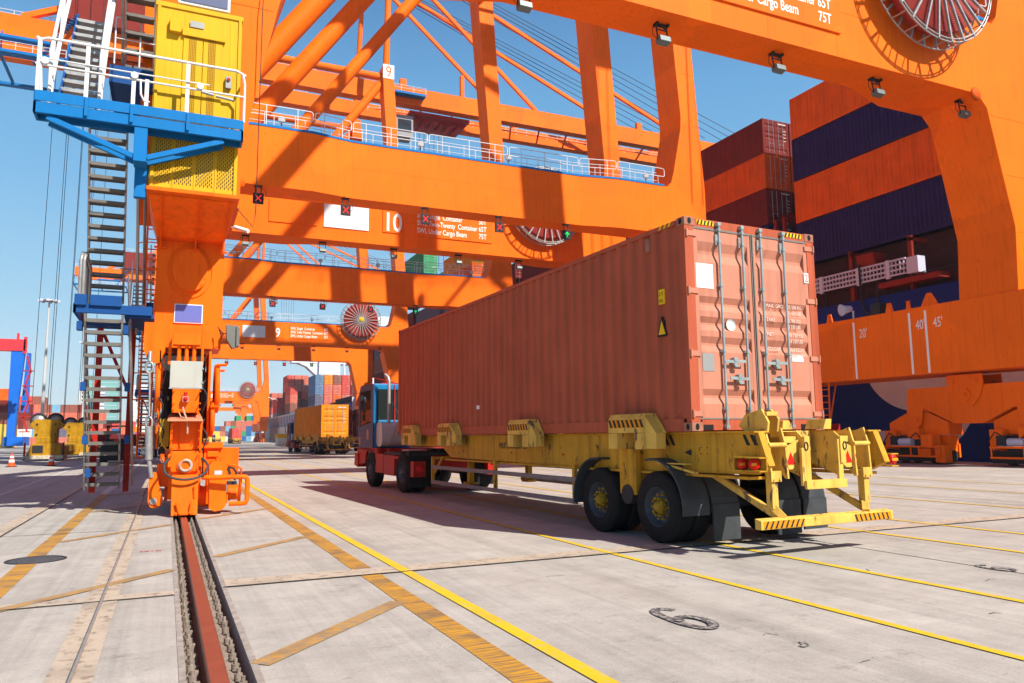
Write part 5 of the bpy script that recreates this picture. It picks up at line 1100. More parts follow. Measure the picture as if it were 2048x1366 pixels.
        s.box(min(X(a), X(b_)), max(X(a), X(b_)), -1.16, -.72, 1.035, 1.05).box(min(X(a), X(b_)), max(X(a), X(b_)), -1.16, -.72, 1.19, 1.205).box(min(X(a), X(b_)), max(X(a), X(b_)), -.74, -.72, 1.05, 1.19)
        if side == 0: s.box(.11, .13, -1.16, -.72, 1.04, 1.2)
        lb = T.part(s, 'lamp_box', 'chyel')
        for v in ((-.84, -1.03) if side == 0 else (-1.0,)):
            xx = X(.06) if side == 0 else X(-.08); ax = (-.55 if side == 0 else .1, -1, 0)
            l_ = T.part(MB().lathe([(0, .06), (.06, .055), (.068, .03), (.068, 0), (0, 0)], (xx, v+.02, 1.12), ax, 18), 'tail_lamp', 'lampred', parent=lb)
            T.part(MB().bar(Vector((xx, v+.02, 1.12))+Vector(ax).normalized()*.061+Vector((.055, 0, 0)), Vector((xx, v+.02, 1.12))+Vector(ax).normalized()*.061-Vector((.055, 0, 0)), .012, .035), 'amber_band', 'lampor', parent=lb)
    s = MB().box(.82, 1.52, -1.1, -1.06, .80, .90).box(.82, 1.52, -1.1, -1.0, .895, .905).box(.80, .88, -1.06, -1.02, .84, 1.3); s.box(1.46, 1.54, -1.04, -1.0, .86, 1.4); T.part(s, 'number_plate_bracket', 'chyel2', .004)
    b = T.part(MB().hexa([(.06, -1.08, .36), (2.36, -1.08, .36), (2.36, -.98, .36), (.06, -.98, .36), (.06, -1.08, .465), (2.36, -1.08, .465), (2.36, -.98, .485), (.06, -.98, .485)]), 'rear_bumper', 'chyel2', .006)
    for u0, u1 in ((.10, .76), (1.66, 2.32)):
        T.part(MB().box(u0, u1, -1.083, -1.08, .368, .458), 'reflective_strip', 'hazyel', parent=b)
        q = MB(); n_ = 8; L_ = (u1-u0)/n_
        for i in range(n_): a = u0+i*L_; sl_ = .05 if u0 < 1 else -.03; q.add([(a+.01, -1.085, .37), (a+L_*.5, -1.085, .37), (a+L_*.5+sl_-.005, -1.085, .455), (a+.01+sl_, -1.085, .455)], [(0, 1, 2, 3)])
        T.part(q, 'hazard_stripe', 'hazblack', parent=b)
    return T
def make_tractor(label, loc, rot):
    T = Thing('terminal_tractor', label, 'truck', loc, (1.2, 13.2, 0), rot, group='terminal tractors')
    s = MB().yz([(14.62, 1.16), (16.2, 1.16), (16.27, 1.95), (16.12, 2.95), (15.95, 3.12), (14.64, 3.10), (14.60, 1.9)], .0, .03)  # left side skin with window cut by panels below
    s = MB()
    def ring_side(x0, x1):
        s.yz([(14.6, 1.16), (16.22, 1.16), (16.27, 1.75), (16.27, 1.80), (14.6, 1.95)], x0, x1)
        s.yz([(14.6, 1.95), (14.84, 1.95), (14.86, 2.92), (14.6, 2.92)], x0, x1); s.yz([(16.08, 1.82), (16.27, 1.80), (16.14, 2.92), (16.0, 2.92)], x0, x1)
        s.yz([(14.6, 2.92), (16.14, 2.92), (16.02, 3.08), (15.9, 3.12), (14.66, 3.10), (14.6, 3.06)], x0, x1)
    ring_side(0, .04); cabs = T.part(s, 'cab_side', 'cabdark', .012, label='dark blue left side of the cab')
    s = MB(); ring_side(1.16, 1.20)
    s.box(.04, 1.16, 14.60, 14.64, 1.16, 2.0); s.box(.04, .13, 14.60, 14.64, 2.0, 3.06); s.box(1.07, 1.16, 14.60, 14.64, 2.0, 3.06); s.box(.04, 1.16, 14.60, 14.64, 2.93, 3.08)
    s.box(.04, 1.16, 14.64, 15.95, 3.06, 3.11); s.box(.04, 1.16, 16.2, 16.26, 1.16, 1.95); s.box(.04, 1.16, 14.64, 16.2, 1.14, 1.2); s.box(.04, .1, 16.1, 16.2, 1.95, 3.0); s.box(1.1, 1.16, 16.1, 16.2, 1.95, 3.0)
    cabb = T.part(s, 'cab_shell', 'cabblue', .012)
    T.part(MB().box(.66, .69, 14.58, 14.6, 1.3, 3.09), 'red_edge', 'cabred', parent=cabb)
    gl = mat('cab_window', (.5, .55, .55), .03, var=0); b = gl.node_tree.nodes['Principled BSDF']; b.inputs['Transmission Weight'].default_value = .85; b.inputs['IOR'].default_value = 1.2; b.inputs['Base Color'].default_value = (.10, .14, .14, 1)
    M['cabwin'] = gl
    T.part(MB().yz([(14.85, 1.96), (16.08, 1.84), (16.24, 1.8), (16.0, 2.92), (14.87, 2.92)], .015, .022), 'side_window', 'cabwin', parent=cabs)
    T.part(MB().box(.13, 1.07, 14.615, 14.622, 2.0, 2.93), 'rear_window', 'cabwin', parent=cabb)
    T.part(MB().prism([(.1, 16.2, 1.95), (1.1, 16.2, 1.95), (1.1, 16.08, 3.0), (.1, 16.08, 3.0)], (0, .006, 0)), 'windscreen', 'cabwin', parent=cabb)
    s = MB().yz([(14.85, 1.62), (16.25, 1.45), (16.26, 1.78), (14.85, 1.95)], -.006, 0); T.part(s, 'lower_window', 'slatewin' if 'slatewin' in M else 'lightgrey', parent=cabs) if 0 else None
    T.part(MB().box(-.006, .0, 15.05, 15.25, 1.42, 1.72).box(-.006, 0, 15.95, 16.1, 1.25, 1.5), 'reflective_patch', mat('faded_pink', (.45, .22, .2), .6, var=.1), parent=cabs)
    T.part(MB().box(.3, .8, 14.85, 15.0, 1.5, 2.45).box(.3, .8, 14.9, 15.4, 1.45, 1.6).box(.2, 1.0, 15.9, 16.1, 1.2, 1.9), 'seat', 'dark', .02, parent=cabb)
    s = MB().yz([(14.2, .52), (15.3, .52), (15.5, 1.0), (15.6, 1.15), (12.7, 1.15), (12.7, .95), (14.1, .95)], .04, .08) if 0 else MB()
    s.box(.05, 2.4, 14.25, 14.4, .62, 1.15); s.yz([(14.1, .55), (14.38, .55), (14.38, 1.16), (14.1, 1.16)], .02, .1); s.box(.3, 2.1, 11.2, 16.2, .62, .98)
    s.yz([(14.3, 1.0), (14.5, 1.17), (15.1, 1.17), (15.3, 1.0), (15.45, .7), (16.3, .62), (16.3, 1.15), (14.1, 1.15)], .0, .06)
    s.yz([(13.5, .46), (14.3, .46), (14.2, 1.0), (13.5, 1.0)], -.0, .06); s.box(.0, .3, 12.5, 13.45, .42, .98).box(.0, .35, 11.9, 12.5, .88, .96).box(.3, 2.4, 13.9, 14.2, .5, 1.15).box(2.1, 2.44, 12.5, 13.6, .4, 1.0)
    T.part(s, 'tractor_frame', 'cabred', .01)
    T.part(MB().yz([(16.1, .55), (16.5, .62), (16.45, 1.0), (16.1, 1.0)], -.04, 2.44), 'front_bumper', 'cabred', .02)
    s = MB(); pts = [(14.30+.30*cos(a), 1.58+.36*sin(a)) for a in [pi*2*i/24 for i in range(24)]]; pts = [(14.28+(.30 if c > 0 else -.30)*abs(c)**.55, 1.57+(.36 if d > 0 else -.36)*abs(d)**.55) for c, d in [(cos(pi*2*i/28), sin(pi*2*i/28)) for i in range(28)]]
    s.prism([(.10, a, b_) for a, b_ in pts], (.64, 0, 0), True); T.part(s, 'fuel_tank', mat('tank_silver', (.55, .52, .50), .42, metal=.3, var=.12), .01)
    s = MB().path([(.34, 14.1, 1.92), (.34, 14.1, 3.15), (.32, 14.14, 3.27), (.25, 14.22, 3.36)], .048, 12); T.part(s, 'exhaust_pipe', 'steel')
    T.part(MB().path([(.24, 13.86, 1.25), (.6, 13.84, 2.05), (.62, 13.86, 2.1)], .018, 6).path([(.62, 13.86, 2.1), (.45, 14.0, 2.45)], .014, 5), 'grab_rail', 'steel')
    s = MB().box(-.22, -.12, 16.25, 16.33, 2.3, 2.82).box(-.2, -.12, 16.22, 16.3, 2.02, 2.22); m_ = T.part(s, 'wing_mirror', 'dark', .015)
    T.part(MB().path([(.02, 16.15, 2.9), (-.15, 16.28, 2.88), (-.17, 16.28, 2.0), (.0, 16.2, 1.95)], .012, 5), 'mirror_arm', 'dark', parent=m_)
    T.part(MB().box(-.21, -.13, 16.245, 16.25, 2.34, 2.78), 'mirror_glass', 'lightgrey', parent=m_)
    T.part(MB().box(.4, .9, 15.0, 15.3, 3.11, 3.17).bar((.35, 15.6, 3.35), (.95, 15.1, 3.15), .3, .015), 'roof_flap', 'cabred')
    s = MB().box(.05, 2.4, 11.15, 13.6, .99, 1.06).box(.9, 1.5, 11.4, 12.4, 1.06, 1.14).cyl((1.2, 11.9, 1.1), (1.2, 11.9, 1.16), .4, n=20); T.part(s, 'fifth_wheel_deck', 'dark')
    T.part(MB().box(.35, 1.0, 12.3, 12.9, 1.10, 1.13), 'work_pad', 'white')
    for uu in (.0, 2.44):
        wheel(T, uu, 14.78, .55, .54, .28, False, hub='rim'); wheel(T, uu, 11.85, .54, .53, .26, True, hub='rim')
    for x0, x1 in ((-.02, .6), (1.85, 2.46)): T.part(MB().box(x0, x1, 11.18, 11.24, .18, 1.06).box(x0, x1, 11.2, 12.4, 1.07, 1.09), 'mud_flap', 'black', .005)
    T.part(MB().box(.0, .34, 10.9, 11.15, .45, .85).box(2.1, 2.4, 10.9, 11.15, .45, .85), 'tail_bracket', 'cabred', .01)
    T.part(MB().lathe([(0, .03), (.09, .03), (.1, 0)], (.17, 10.9, .66), (0, -1, 0), 14), 'tail_lamp', 'lampred')
    # coiled air line
    T.part(MB().path([(1.0+.1*cos(i*.9), 13.8-i*.06, 1.5+.1*sin(i*.9)) for i in range(36)], .014, 5), 'air_line', 'dark')
    return T
def driver(loc, rot):
    me = bpy.data.meshes.new('person'); J = {}
    vs = [(0, 0, .0), (0, -.03, .2), (0, -.04, .42), (0, -.03, .52), (0, -.01, .60), (0, .01, .70), (.18, -.02, .46), (.24, .08, .22), (.16, .33, .2), (-.18, -.02, .46), (-.24, .08, .22), (-.16, .33, .2), (.1, .05, -.02), (.13, .45, .02), (.13, .5, -.38), (-.1, .05, -.02), (-.13, .45, .02), (-.13, .5, -.38), (.13, .6, -.42), (-.13, .6, -.42)]
    es = [(0, 1), (1, 2), (2, 3), (3, 4), (4, 5), (2, 6), (6, 7), (7, 8), (2, 9), (9, 10), (10, 11), (0, 12), (12, 13), (13, 14), (0, 15), (15, 16), (16, 17), (14, 18), (17, 19)]
    rd = [.15, .15, .15, .07, .09, .085, .07, .045, .035, .07, .045, .035, .09, .065, .045, .09, .065, .045, .04, .04]
    me.from_pydata(vs, es, []); o = bpy.data.objects.new('person', me); COL.objects.link(o)
    me.materials.append(M['vest'])
    k = o.modifiers.new('skin', 'SKIN')
    for i, q in enumerate(rd): me.skin_vertices[0].data[i].radius = (q, q*.8)
    me.skin_vertices[0].data[0].use_root = True
    o.modifiers.new('sub', 'SUBSURF').levels = 2
    q = Matrix.Rotation(rot, 3, 'Z'); o.location = Vector(loc)+q@Vector((.55, 15.12, 1.75)); o.rotation_euler = (0, 0, rot); tag(o, 'driver in a green vest seated in the blue tractor cab, seen from behind', 'person')
    for nm, s, mt in (('head', MB().lathe([(0, -.13), (.055, -.11), (.085, -.04), (.09, .03), (.075, .09), (.04, .125), (0, .13)], (0, .015, .67), (0, 0, 1), 16), 'skin'), ('hair', MB().lathe([(.098, -.02), (.102, .03), (.088, .09), (.05, .135), (0, .145)], (0, .0, .68), (0, 0, 1), 16), 'hair'), ('ear', MB().box(-.105, -.09, .0, .03, .62, .68).box(.09, .105, .0, .03, .62, .68), 'skin')):
        h = bpy.data.objects.new(nm, s.mesh(nm, M[mt])); COL.objects.link(h); h.parent = o
    return o
tractor = make_tractor('blue cab terminal tractor with red frame and silver tank, pulling the salmon container', B0, TH)
chassis = make_chassis('worn yellow container trailer with striped rear bumper, under the salmon container', B0, TH)
driver(B0, TH)
# hero container
HT = Thing('shipping_container', 'long weathered salmon red container with four lock rods, riding on the nearest trailer', 'shipping container', (B0[0], B0[1], 1.52), (0, 0, 0), TH)
H = HC; LL = 12.192
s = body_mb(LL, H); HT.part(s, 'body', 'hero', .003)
bands = [(.36, .56), (1.06, 1.27), (1.35, 1.54), (1.62, 1.82), (2.29, 2.58)]
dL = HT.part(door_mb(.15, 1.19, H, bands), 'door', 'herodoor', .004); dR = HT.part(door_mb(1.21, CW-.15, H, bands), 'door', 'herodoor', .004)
gk = mat('door_gasket', (.20, .18, .16), .7, var=.2)
for d_, x0, x1 in ((dL, .15, 1.19), (dR, 1.21, CW-.15)):
    HT.part(MB().box(x0, x1, .0, .012, H-.148, H-.122).box(x0, x1, .0, .012, .155, .175).box(x1-.012 if x0 < 1 else x0, x1 if x0 < 1 else x0+.02, -.004, .012, .17, H-.14), 'gasket', gk, parent=d_)
    # end ramps of the corrugation panels
for i, x in enumerate((.575, .995, 1.34, 1.78)):
    d_ = dL if i < 2 else dR
    s = MB().cyl((x, -.035, .04), (x, -.035, H-.06), .0175, n=12)
    for z in (.06, .17, .30, 1.08, 1.98, H-.30, H-.14, H-.07): s.box(x-.033, x+.03, -.03, .01, z-.02, z+.02).cyl((x, -.035, z-.02), (x, -.035, z+.02), .026, n=8)
    s.box(x-.03, x+.03, -.055, .0, .03, .075).box(x-.03, x+.03, -.055, 0, H-.075, H-.035); s.box(x-.05, x-.02, -.02, .012, H-.35, H-.2)
    HT.part(s, 'locking_rod', 'rod', .002, parent=d_)
for i, (xa, xb, z) in enumerate(((.575, .93, .93), (.995, .64, .70), (1.34, 1.70, .93), (1.78, 1.42, .70))):
    s = MB().bar((xa, -.05, z), (xb, -.06, z+.01), .014, .04).box((xa+xb)/2-.03, (xa+xb)/2+.03, -.065, 0, z-.05, z+.06).cyl(((xa+xb)/2, -.07, z+.03), ((xa+xb)/2, -.0, z+.03), .035, n=10).box((xa+xb)/2-.02, (xa+xb)/2+.06, -.07, -.04, z-.07, z-.045)
    HT.part(s, 'door_handle', 'rod', .002, parent=dL if i < 2 else dR)
for sx, xx in ((0, .0), (1, CW)):
    for z in (.23, 1.03, 1.88, 2.67):
        s = MB().box(.02, .2, -.012, .004, z-.035, z+.035).cyl((.03, -.012, z-.05), (.03, -.012, z+.05), .018, n=8) if sx == 0 else MB().box(CW-.2, CW-.02, -.012, .004, z-.035, z+.035).cyl((CW-.03, -.012, z-.05), (CW-.03, -.012, z+.05), .018, n=8)
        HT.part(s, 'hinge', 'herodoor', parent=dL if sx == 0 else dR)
for x in (-.004, CW-.178):
    for y in (-.006, LL-.158):
        for z in (-.002, H-.114):
            c_ = HT.part(MB().box(x, x+.182, y, y+.166, z, z+.118), 'corner_casting', 'cast', .008)
            s = MB()
            if y < 1: s.xz([(x+.09+.032*cos(a), z+.06+.045*sin(a)) for a in [2*pi*i/14 for i in range(14)]], y-.002, y+.01)
            if x < 1: s.yz([(y+.085+.032*cos(a), z+.06+.042*sin(a)) for a in [2*pi*i/14 for i in range(14)]], x-.002, x+.01)
            if s.v: HT.part(s, 'casting_hole', 'black', parent=c_)
for x0 in (.20, 1.98): HT.part(MB().box(x0, x0+.16, -.004, .004, .015, .085), 'sill_pocket', 'black')
HT.part(MB().box(.18, .475, .005, .011, 1.93, 2.27), 'notice', 'whiteflat', parent=dL)
HT.part(MB().lathe([(0, .0), (.085, .0), (.085, .004)], (.76, .012, 1.45), (0, -1, 0), 24), 'round_sticker', 'whiteflat', parent=dL)
HT.part(MB().box(.23, .43, .004, .011, .80, 1.04), 'approval_plate', 'plate', parent=dL)
HT.part(MB().box(1.88, 2.10, .004, .011, .98, 1.07), 'label', 'whiteflat', parent=dR)
s = MB()
for i, (z, a, b1, b2) in enumerate(((1.74, 'MAX. GROSS', '32 500 KG', '71 650 LBS'), (1.54, 'TARE', '3 780 KG', '8 330 LBS'), (1.33, 'NET', '28 720 KG', '63 320 LBS'), (1.12, 'CU.CAP', '76.4 CU.M', '2 700 CU.FT'))):
    text_mb(s, a, .075, (1.41, -.001, z), (1, 0, 0), (0, 0, 1), sx=.95, ext=.002); text_mb(s, b1, .075, (1.83, -.001, z), (1, 0, 0), (0, 0, 1), sx=.85, ext=.002); text_mb(s, b2, .075, (1.83, -.001, z-.085), (1, 0, 0), (0, 0, 1), sx=.8, ext=.002)
HT.part(s, 'stencilled_text', 'fadetext', parent=dR)
q = HT.part(MB().box(2.2, 2.29, -.004, .0, 2.15, 2.3), 'digit_panel', 'whiteflat', parent=dR); s = text_mb(MB(), '2', .16, (2.205, -.006, 2.17), (1, 0, 0), (0, 0, 1), ext=.001); HT.part(s, 'stencilled_text', 'hero', parent=dR)
for x0, x1 in ((.22, .52), (CW-.58, CW-.25)):
    st = HT.part(MB().box(x0, x1, -.001, .006, H-.085, H-.02), 'height_warning_strip', 'sticker'); q = MB(); n_ = 5; L_ = (x1-x0)/n_
    for i in range(n_): a = x0+i*L_; q.add([(a, -.003, H-.083), (a+L_*.5, -.003, H-.083), (a+L_*.8, -.003, H-.022), (a+L_*.3, -.003, H-.022)], [(0, 1, 2, 3)])
    HT.part(q, 'hazard_stripe', 'hazblack', parent=st)
q = MB()
for i in range(3): a = .30+i*.1; q.add([(-.003, a, H-.07), (-.003, a+.05, H-.07), (-.003, a+.02, H-.012), (-.003, a-.03, H-.012)], [(3, 2, 1, 0)])
HT.part(q, 'height_warning_strip', 'sticker')
HT.part(MB().yz([(.44, 1.32), (.66, 1.32), (.55, 1.60)], -.004, .03), 'warning_triangle', 'hazblack'); HT.part(MB().yz([(.475, 1.345), (.625, 1.345), (.55, 1.54)], -.006, .0), 'warning_sign', 'sticker')
a_ = HT.part(MB().box(-.004, .03, .47, .60, 1.77, 1.98), 'height_label', 'sticker'); s = text_mb(MB(), '2.9', .075, (-.006, .59, 1.89), (0, -1, 0), (0, 0, 1), ext=.001); text_mb(s, "9'6", .075, (-.006, .59, 1.79), (0, -1, 0), (0, 0, 1), ext=.001); HT.part(s, 'stencilled_text', 'hazblack', parent=a_)
HT.part(MB().box(-.004, .03, 6.78, 6.9, .53, .61), 'label', 'whiteflat')
HT.part(MB().box(.0, .03, .78, .88, H-.32, H-.12), 'vent', 'cast', .01)
# second truck with the amber container, and a third one beside it
B2 = (12.45, 68.6, 0); B3 = (16.9, 80.5, 0)
def put(T, base, rot, label):
    c = copy_tree(T.o); q = Matrix.Rotation(rot, 3, 'Z'); c.location = Vector(base)+q@T.org; c.rotation_euler = (0, 0, rot); c['label'] = label; return c
put(chassis, B2, TH, 'yellow trailer under the amber container, far ahead of the nearest truck')
put(tractor, B2, TH, 'dark blue tractor mostly hidden in front of the distant amber container')
container((B2[0], B2[1], 1.52), 'amber', 'amber yellow container on the second trailer, doors facing the camera', rot=TH, group='containers on trailers')
put(chassis, B3, TH, 'yellow trailer half hidden behind the blue tractor cab under a maroon container')
put(tractor, B3, TH, 'tractor hidden at the front of the distant maroon container trailer')
container((B3[0], B3[1], 1.52), 'maroon', 'maroon container on the trailer half hidden behind the blue tractor cab', rot=TH, group='containers on trailers')
B4 = (29.5*.8+.0, 232, 0); B4 = (30.0-13+.3, 230, 0)
for i, (x, y, c) in enumerate(((16.9, 230, 'red'), (13.2, 330, None), (17.5, 330, None), (9.5, 330, None))):
    w_ = ('', 'middle one', 'rightmost', 'leftmost')[i]
    put(chassis, (x, y, 0), 0, 'yellow trailer under the distant red container' if i == 0 else 'empty yellow trailer far off by the container wall, %s of three' % w_)
    put(tractor, (x, y, 0), 0, 'tractor ahead of the distant red container' if i == 0 else 'tiny tractor far off by the container wall, %s of three' % w_)
    if c: container((x, y, 1.52), c, 'bright red container on the distant trailer under the far crane', group='containers on trailers')

# ================================================================ LEFT YARD
M['sprd'] = mat('spreader_ochre', (.40, .21, .01), .55, var=.3, scale=2, streak=.4, chip=.13)
def headblock(cx, cy, lab, front=True):
    T = Thing('lifting_spreader', lab, 'spreader', (0, 0, 0), (cx, cy, 0), group='yellow lifting spreaders')
    s = MB().hexa([(cx-1.2, cy-.6, .28), (cx+1.2, cy-.6, .28), (cx+1.2, cy+1.6, .28), (cx-1.2, cy+1.6, .28), (cx-.85, cy-.5, 1.3), (cx+.95, cy-.5, 1.3), (cx+.95, cy+1.6, 1.3), (cx-.85, cy+1.6, 1.3)])
    s.box(cx-.6, cx+.62, cy-.4, cy+1.4, 1.3, 1.75).box(cx-.1, cx+.9, cy+1.6, cy+11, .6, 1.1).box(cx-1.2, cx+1.2, cy+11, cy+11.7, .28, .8)
    T.part(s, 'spreader_body', 'sprd', .04)
    T.part(MB().box(cx-1.3, cx+1.25, cy-.75, cy+1.8, .16, .42), 'scuffed_skirt', mat('scuffed_yellow', (.5, .44, .33), .7, var=.4, scale=5), .03)
    T.part(MB().box(cx-.75, cx-.1, cy-.62, cy-.55, .62, 1.15), 'slot', 'dark')
    T.part(MB().xz([(cx-.78, 1.75), (cx+.7, 1.75), (cx+.7, 2.35), (cx+1.05, 2.55), (cx+1.05, 2.75), (cx+.8, 3.05), (cx-.75, 3.05), (cx-1.05, 2.72), (cx-1.05, 2.6), (cx-.75, 2.3)], cy-.3, cy+1.0), 'headblock', 'sprd', .03)
    for x in (cx-.58, cx+.5):
        q = T.part(MB().lathe([(.44, -.1), (.56, -.1), (.56, .1), (.44, .1)], (x, cy+.3, 3.0), (0, 1, 0), 24), 'sheave', 'dark'); T.part(MB().lathe([(0, -.04), (.45, -.04), (.45, .04), (0, .04)], (x, cy+.3, 3.0), (0, 1, 0), 24), 'sheave_web', 'steel', parent=q)
    s = MB()
    for x in (cx-.6, cx+.6): s.cyl((x, cy-.36, 2.7), (x, cy-.25, 2.7), .07, n=10); s.cyl((x, cy-.36, 1.95), (x, cy-.25, 1.95), .07, n=10)
    T.part(s, 'pin', 'dark')
    for sx in (-1.25, 1.2): T.part(MB().box(cx+sx-.06, cx+sx+.06, cy-.65, cy-.5, .05, 1.35), 'corner_flipper', 'cabred' if sx < 0 else 'dark', .02)
    for k, (dx, dy) in enumerate(((-1.05, 0), (-.05, 0), (.05, .4), (.98, .4))): T.part(MB().cyl((cx+dx, cy+dy, 3.1), (cx+dx+.1, cy+1.5+dy, 57.5), .022, n=5), 'hoist_rope', 'dark')
    return T
headblock(-8.15, 66, 'yellow lifting spreader hanging by ropes just above the quay, behind two cones')
headblock(-7.3, 78, 'yellow lifting spreader partly hidden behind the nearer spreader')
def cone(x, y, lab):
    T = Thing('traffic_cone', lab, 'traffic cone', (0, 0, 0), (x, y, 0), group='traffic cones by the spreader')
    T.part(MB().lathe([(0, .02), (.21, .02), (.19, .07), (.045, .78), (0, .79)], (x, y, 0), (0, 0, 1), 18), 'cone_body', 'conor'); T.part(MB().box(x-.26, x+.26, y-.26, y+.26, .0, .04), 'base', 'black', .01)
    for z0, z1 in ((.27, .42), (.52, .64)): T.part(MB().lathe([(.214-z0*.204, z0), (.214-z1*.204, z1)], (x, y, 0), (0, 0, 1), 18), 'white_band', 'whiteflat')
cone(-8.17, 52.7, 'orange and white traffic cone at the left end of the yellow spreader'); cone(-6.2, 52.9, 'orange and white traffic cone in front of the yellow spreader, right one')
fb = Thing('flatbed_trailer', 'low red flatbed trailer standing behind the grey stair', 'trailer', (0, 0, 0), (-3, 73, 0))
s = MB().box(-5.9, .3, 72, 74.4, 1.25, 1.95).box(-5.9, .3, 72.1, 74.3, .95, 1.25); fb.part(s, 'bed', mat('flatbed_maroon', (.16, .02, .025), .6, var=.2), .02)
for x in (-5.6, -1.0): fb.part(MB().box(x, x+.3, 72.2, 74.2, 0, .95), 'support', 'maroonsup' if 0 else 'dark', .02)
for x in (-5.0, -.2): fb.part(MB().cyl((x, 72.1, .45), (x, 74.3, .45), .44, n=20), 'wheel', 'black')
fk = Thing('yard_vehicle', 'black yard vehicle parked behind the lowest grey stair flight', 'vehicle', (0, 0, 0), (-2.9, 55, 0))
fk.part(MB().box(-3.75, -2.3, 54.5, 59, .55, 1.35).box(-3.6, -2.4, 55.5, 57.5, 1.35, 1.5).box(-3.75, -2.3, 54.4, 54.6, .2, .55), 'chassis', 'dark', .05)
fk.part(MB().box(-3.55, -2.4, 55.6, 57.2, 1.5, 1.56).box(-3.55, -3.47, 55.6, 55.7, 1.5, 2.35).box(-2.48, -2.4, 55.6, 55.7, 1.5, 2.35).box(-3.55, -3.47, 57.1, 57.2, 1.5, 2.35).box(-2.48, -2.4, 57.1, 57.2, 1.5, 2.35).box(-3.6, -2.35, 55.5, 57.3, 2.35, 2.42), 'cab_frame', 'dark', .02)
for x in (-3.7, -2.35):
    for y in (55.3, 58.3): fk.part(MB().cyl((x-.12, y, .42), (x+.12, y, .42), .42, n=18), 'wheel', 'black')
fk.part(MB().cyl((-2.9, 54.4, 1.45), (-2.9, 54.2, 1.45), .1, n=10), 'tail_lamp', 'lampred')
# container stacks of the yard
GY = 'containers stacked in the yard'
def tall(x, y, cols, where, H=ST, far=True, dx=2.5):
    for i, colm in enumerate(cols):
        for k, c in enumerate(colm): container((x+i*dx, y, k*H*1.01), c, '%s container, %s tier, %s column, %s' % (c, ORD[k], ORD[i] if i else 'left', where), H=H, group=GY, far=far)
tall(-39.6, 200, [['yellow', 'yellow', 'brown', 'brown', 'orange'], ['yellow', 'yellow', 'maroon', 'brown', 'orange'], ['yellow', 'yellow', 'brown', 'maroon', 'orange']], 'at the far left edge')
tall(-46.7, 285, [['brown', 'slate', 'maroon', 'brown', 'maroon', 'redor'], ['brown', 'white', 'maroon', 'maroon', 'brown', 'red'], ['salmon', 'white', 'brown', 'maroon', 'maroon', 'red'], ['redor', 'sky', 'brown', 'pink', 'redor', 'brown'], ['brown', 'brown', 'redor', 'salmon', 'brown'], ['maroon', 'brown', 'red', 'redor', 'sky'], ['salmon', 'slate', 'brown', 'redor', 'brown'], ['brown', 'maroon', 'salmon', 'redor', 'brown'], ['red', 'brown', 'red', 'brown', 'maroon'], ['yellow', 'redor', 'brown', 'redor'], ['yellow', 'red', 'salmon', 'redor'], ['red', 'redor', 'maroon'], ['redor', 'blue', 'red'], ['orange', 'redor', 'salmon']], 'behind the blue yard crane')
tall(-22, 420, [['red', 'blue', 'orange'], ['sky', 'redor', 'blue'], ['amber', 'green', 'orange', 'red'], ['brown', 'pink', 'amber'], ['blue', 'orange'], ['red', 'sky', 'green'], ['brown', 'orange', 'amber'], ['white', 'red']], 'low rows behind the stair')
rnd = random.Random(5); pal = ['yellow', 'salmon', 'blue', 'red', 'brown', 'sky', 'green', 'redor', 'amber', 'blue', 'yellow']
fixed = [['yellow', 'salmon', 'salmon', 'sky', 'yellow'], ['yellow', 'yellow', 'red', 'yellow'], ['yellow', 'yellow', 'blue'], ['yellow', 'salmon', 'brown'], ['white', 'slate', 'sky', 'salmon'], ['brown', 'blue', 'green', 'brown'], ['green', 'salmon', 'salmon', 'redor', 'green'], ['blue', 'green', 'salmon', 'salmon'], ['sky', 'blue', 'blue', 'redor', 'green'], ['white', 'sky', 'blue', 'redor', 'blue'], ['sky', 'blue', 'sky', 'blue', 'sky'], ['yellow', 'white', 'amber', 'blue', 'sky'], ['blue', 'brown', 'sky', 'red']]
tall(17.2, 415, fixed, 'distant box wall under the far crane')
# yard crane, red and blue
yc = Thing('yard_crane', 'red topped blue yard crane with zigzag stair at the left edge', 'yard crane', (0, 0, 0), (-31.5, 200, 0))
yc.part(MB().box(-52, -29.8, 199.6, 202, 21.6, 24.2).box(-31.6, -31.1, 199.6, 200, 24.2, 25.6).box(-30.2, -29.6, 199.6, 200.2, 21, 24.8), 'top_beam', 'rtgred')
yc.part(MB().xz([(-32.3, 1), (-30.9, 1), (-30.7, 8), (-29.9, 21.6), (-32.5, 21.6)], 199.8, 201.6), 'leg', 'rtgblue')
yc.part(MB().xz([(-30.6, 8), (-29.2, 8), (-29.4, 21.6), (-30.1, 21.6)], 204, 205.6), 'leg', 'rtgblue')
yc.part(MB().box(-32.6, -28.9, 198, 207, .4, 2.4), 'bogie_beam', 'rtgblue')
s = MB()
for k in range(5):
    z = 3.5+k*3.4; a, b_ = (-29.4, -28.4) if k % 2 else (-28.4, -29.4); s.bar((a, 199.4, z), (b_, 199.4, z+3.3), .25, .3); s.cyl((a, 199.2, z+1), (b_, 199.2, z+4.3), .05, n=4)
    s.box(-29.9, -27.9, 199.0, 200, z-.1, z+.1)
yc.part(s, 'zigzag_stair', 'cabred')
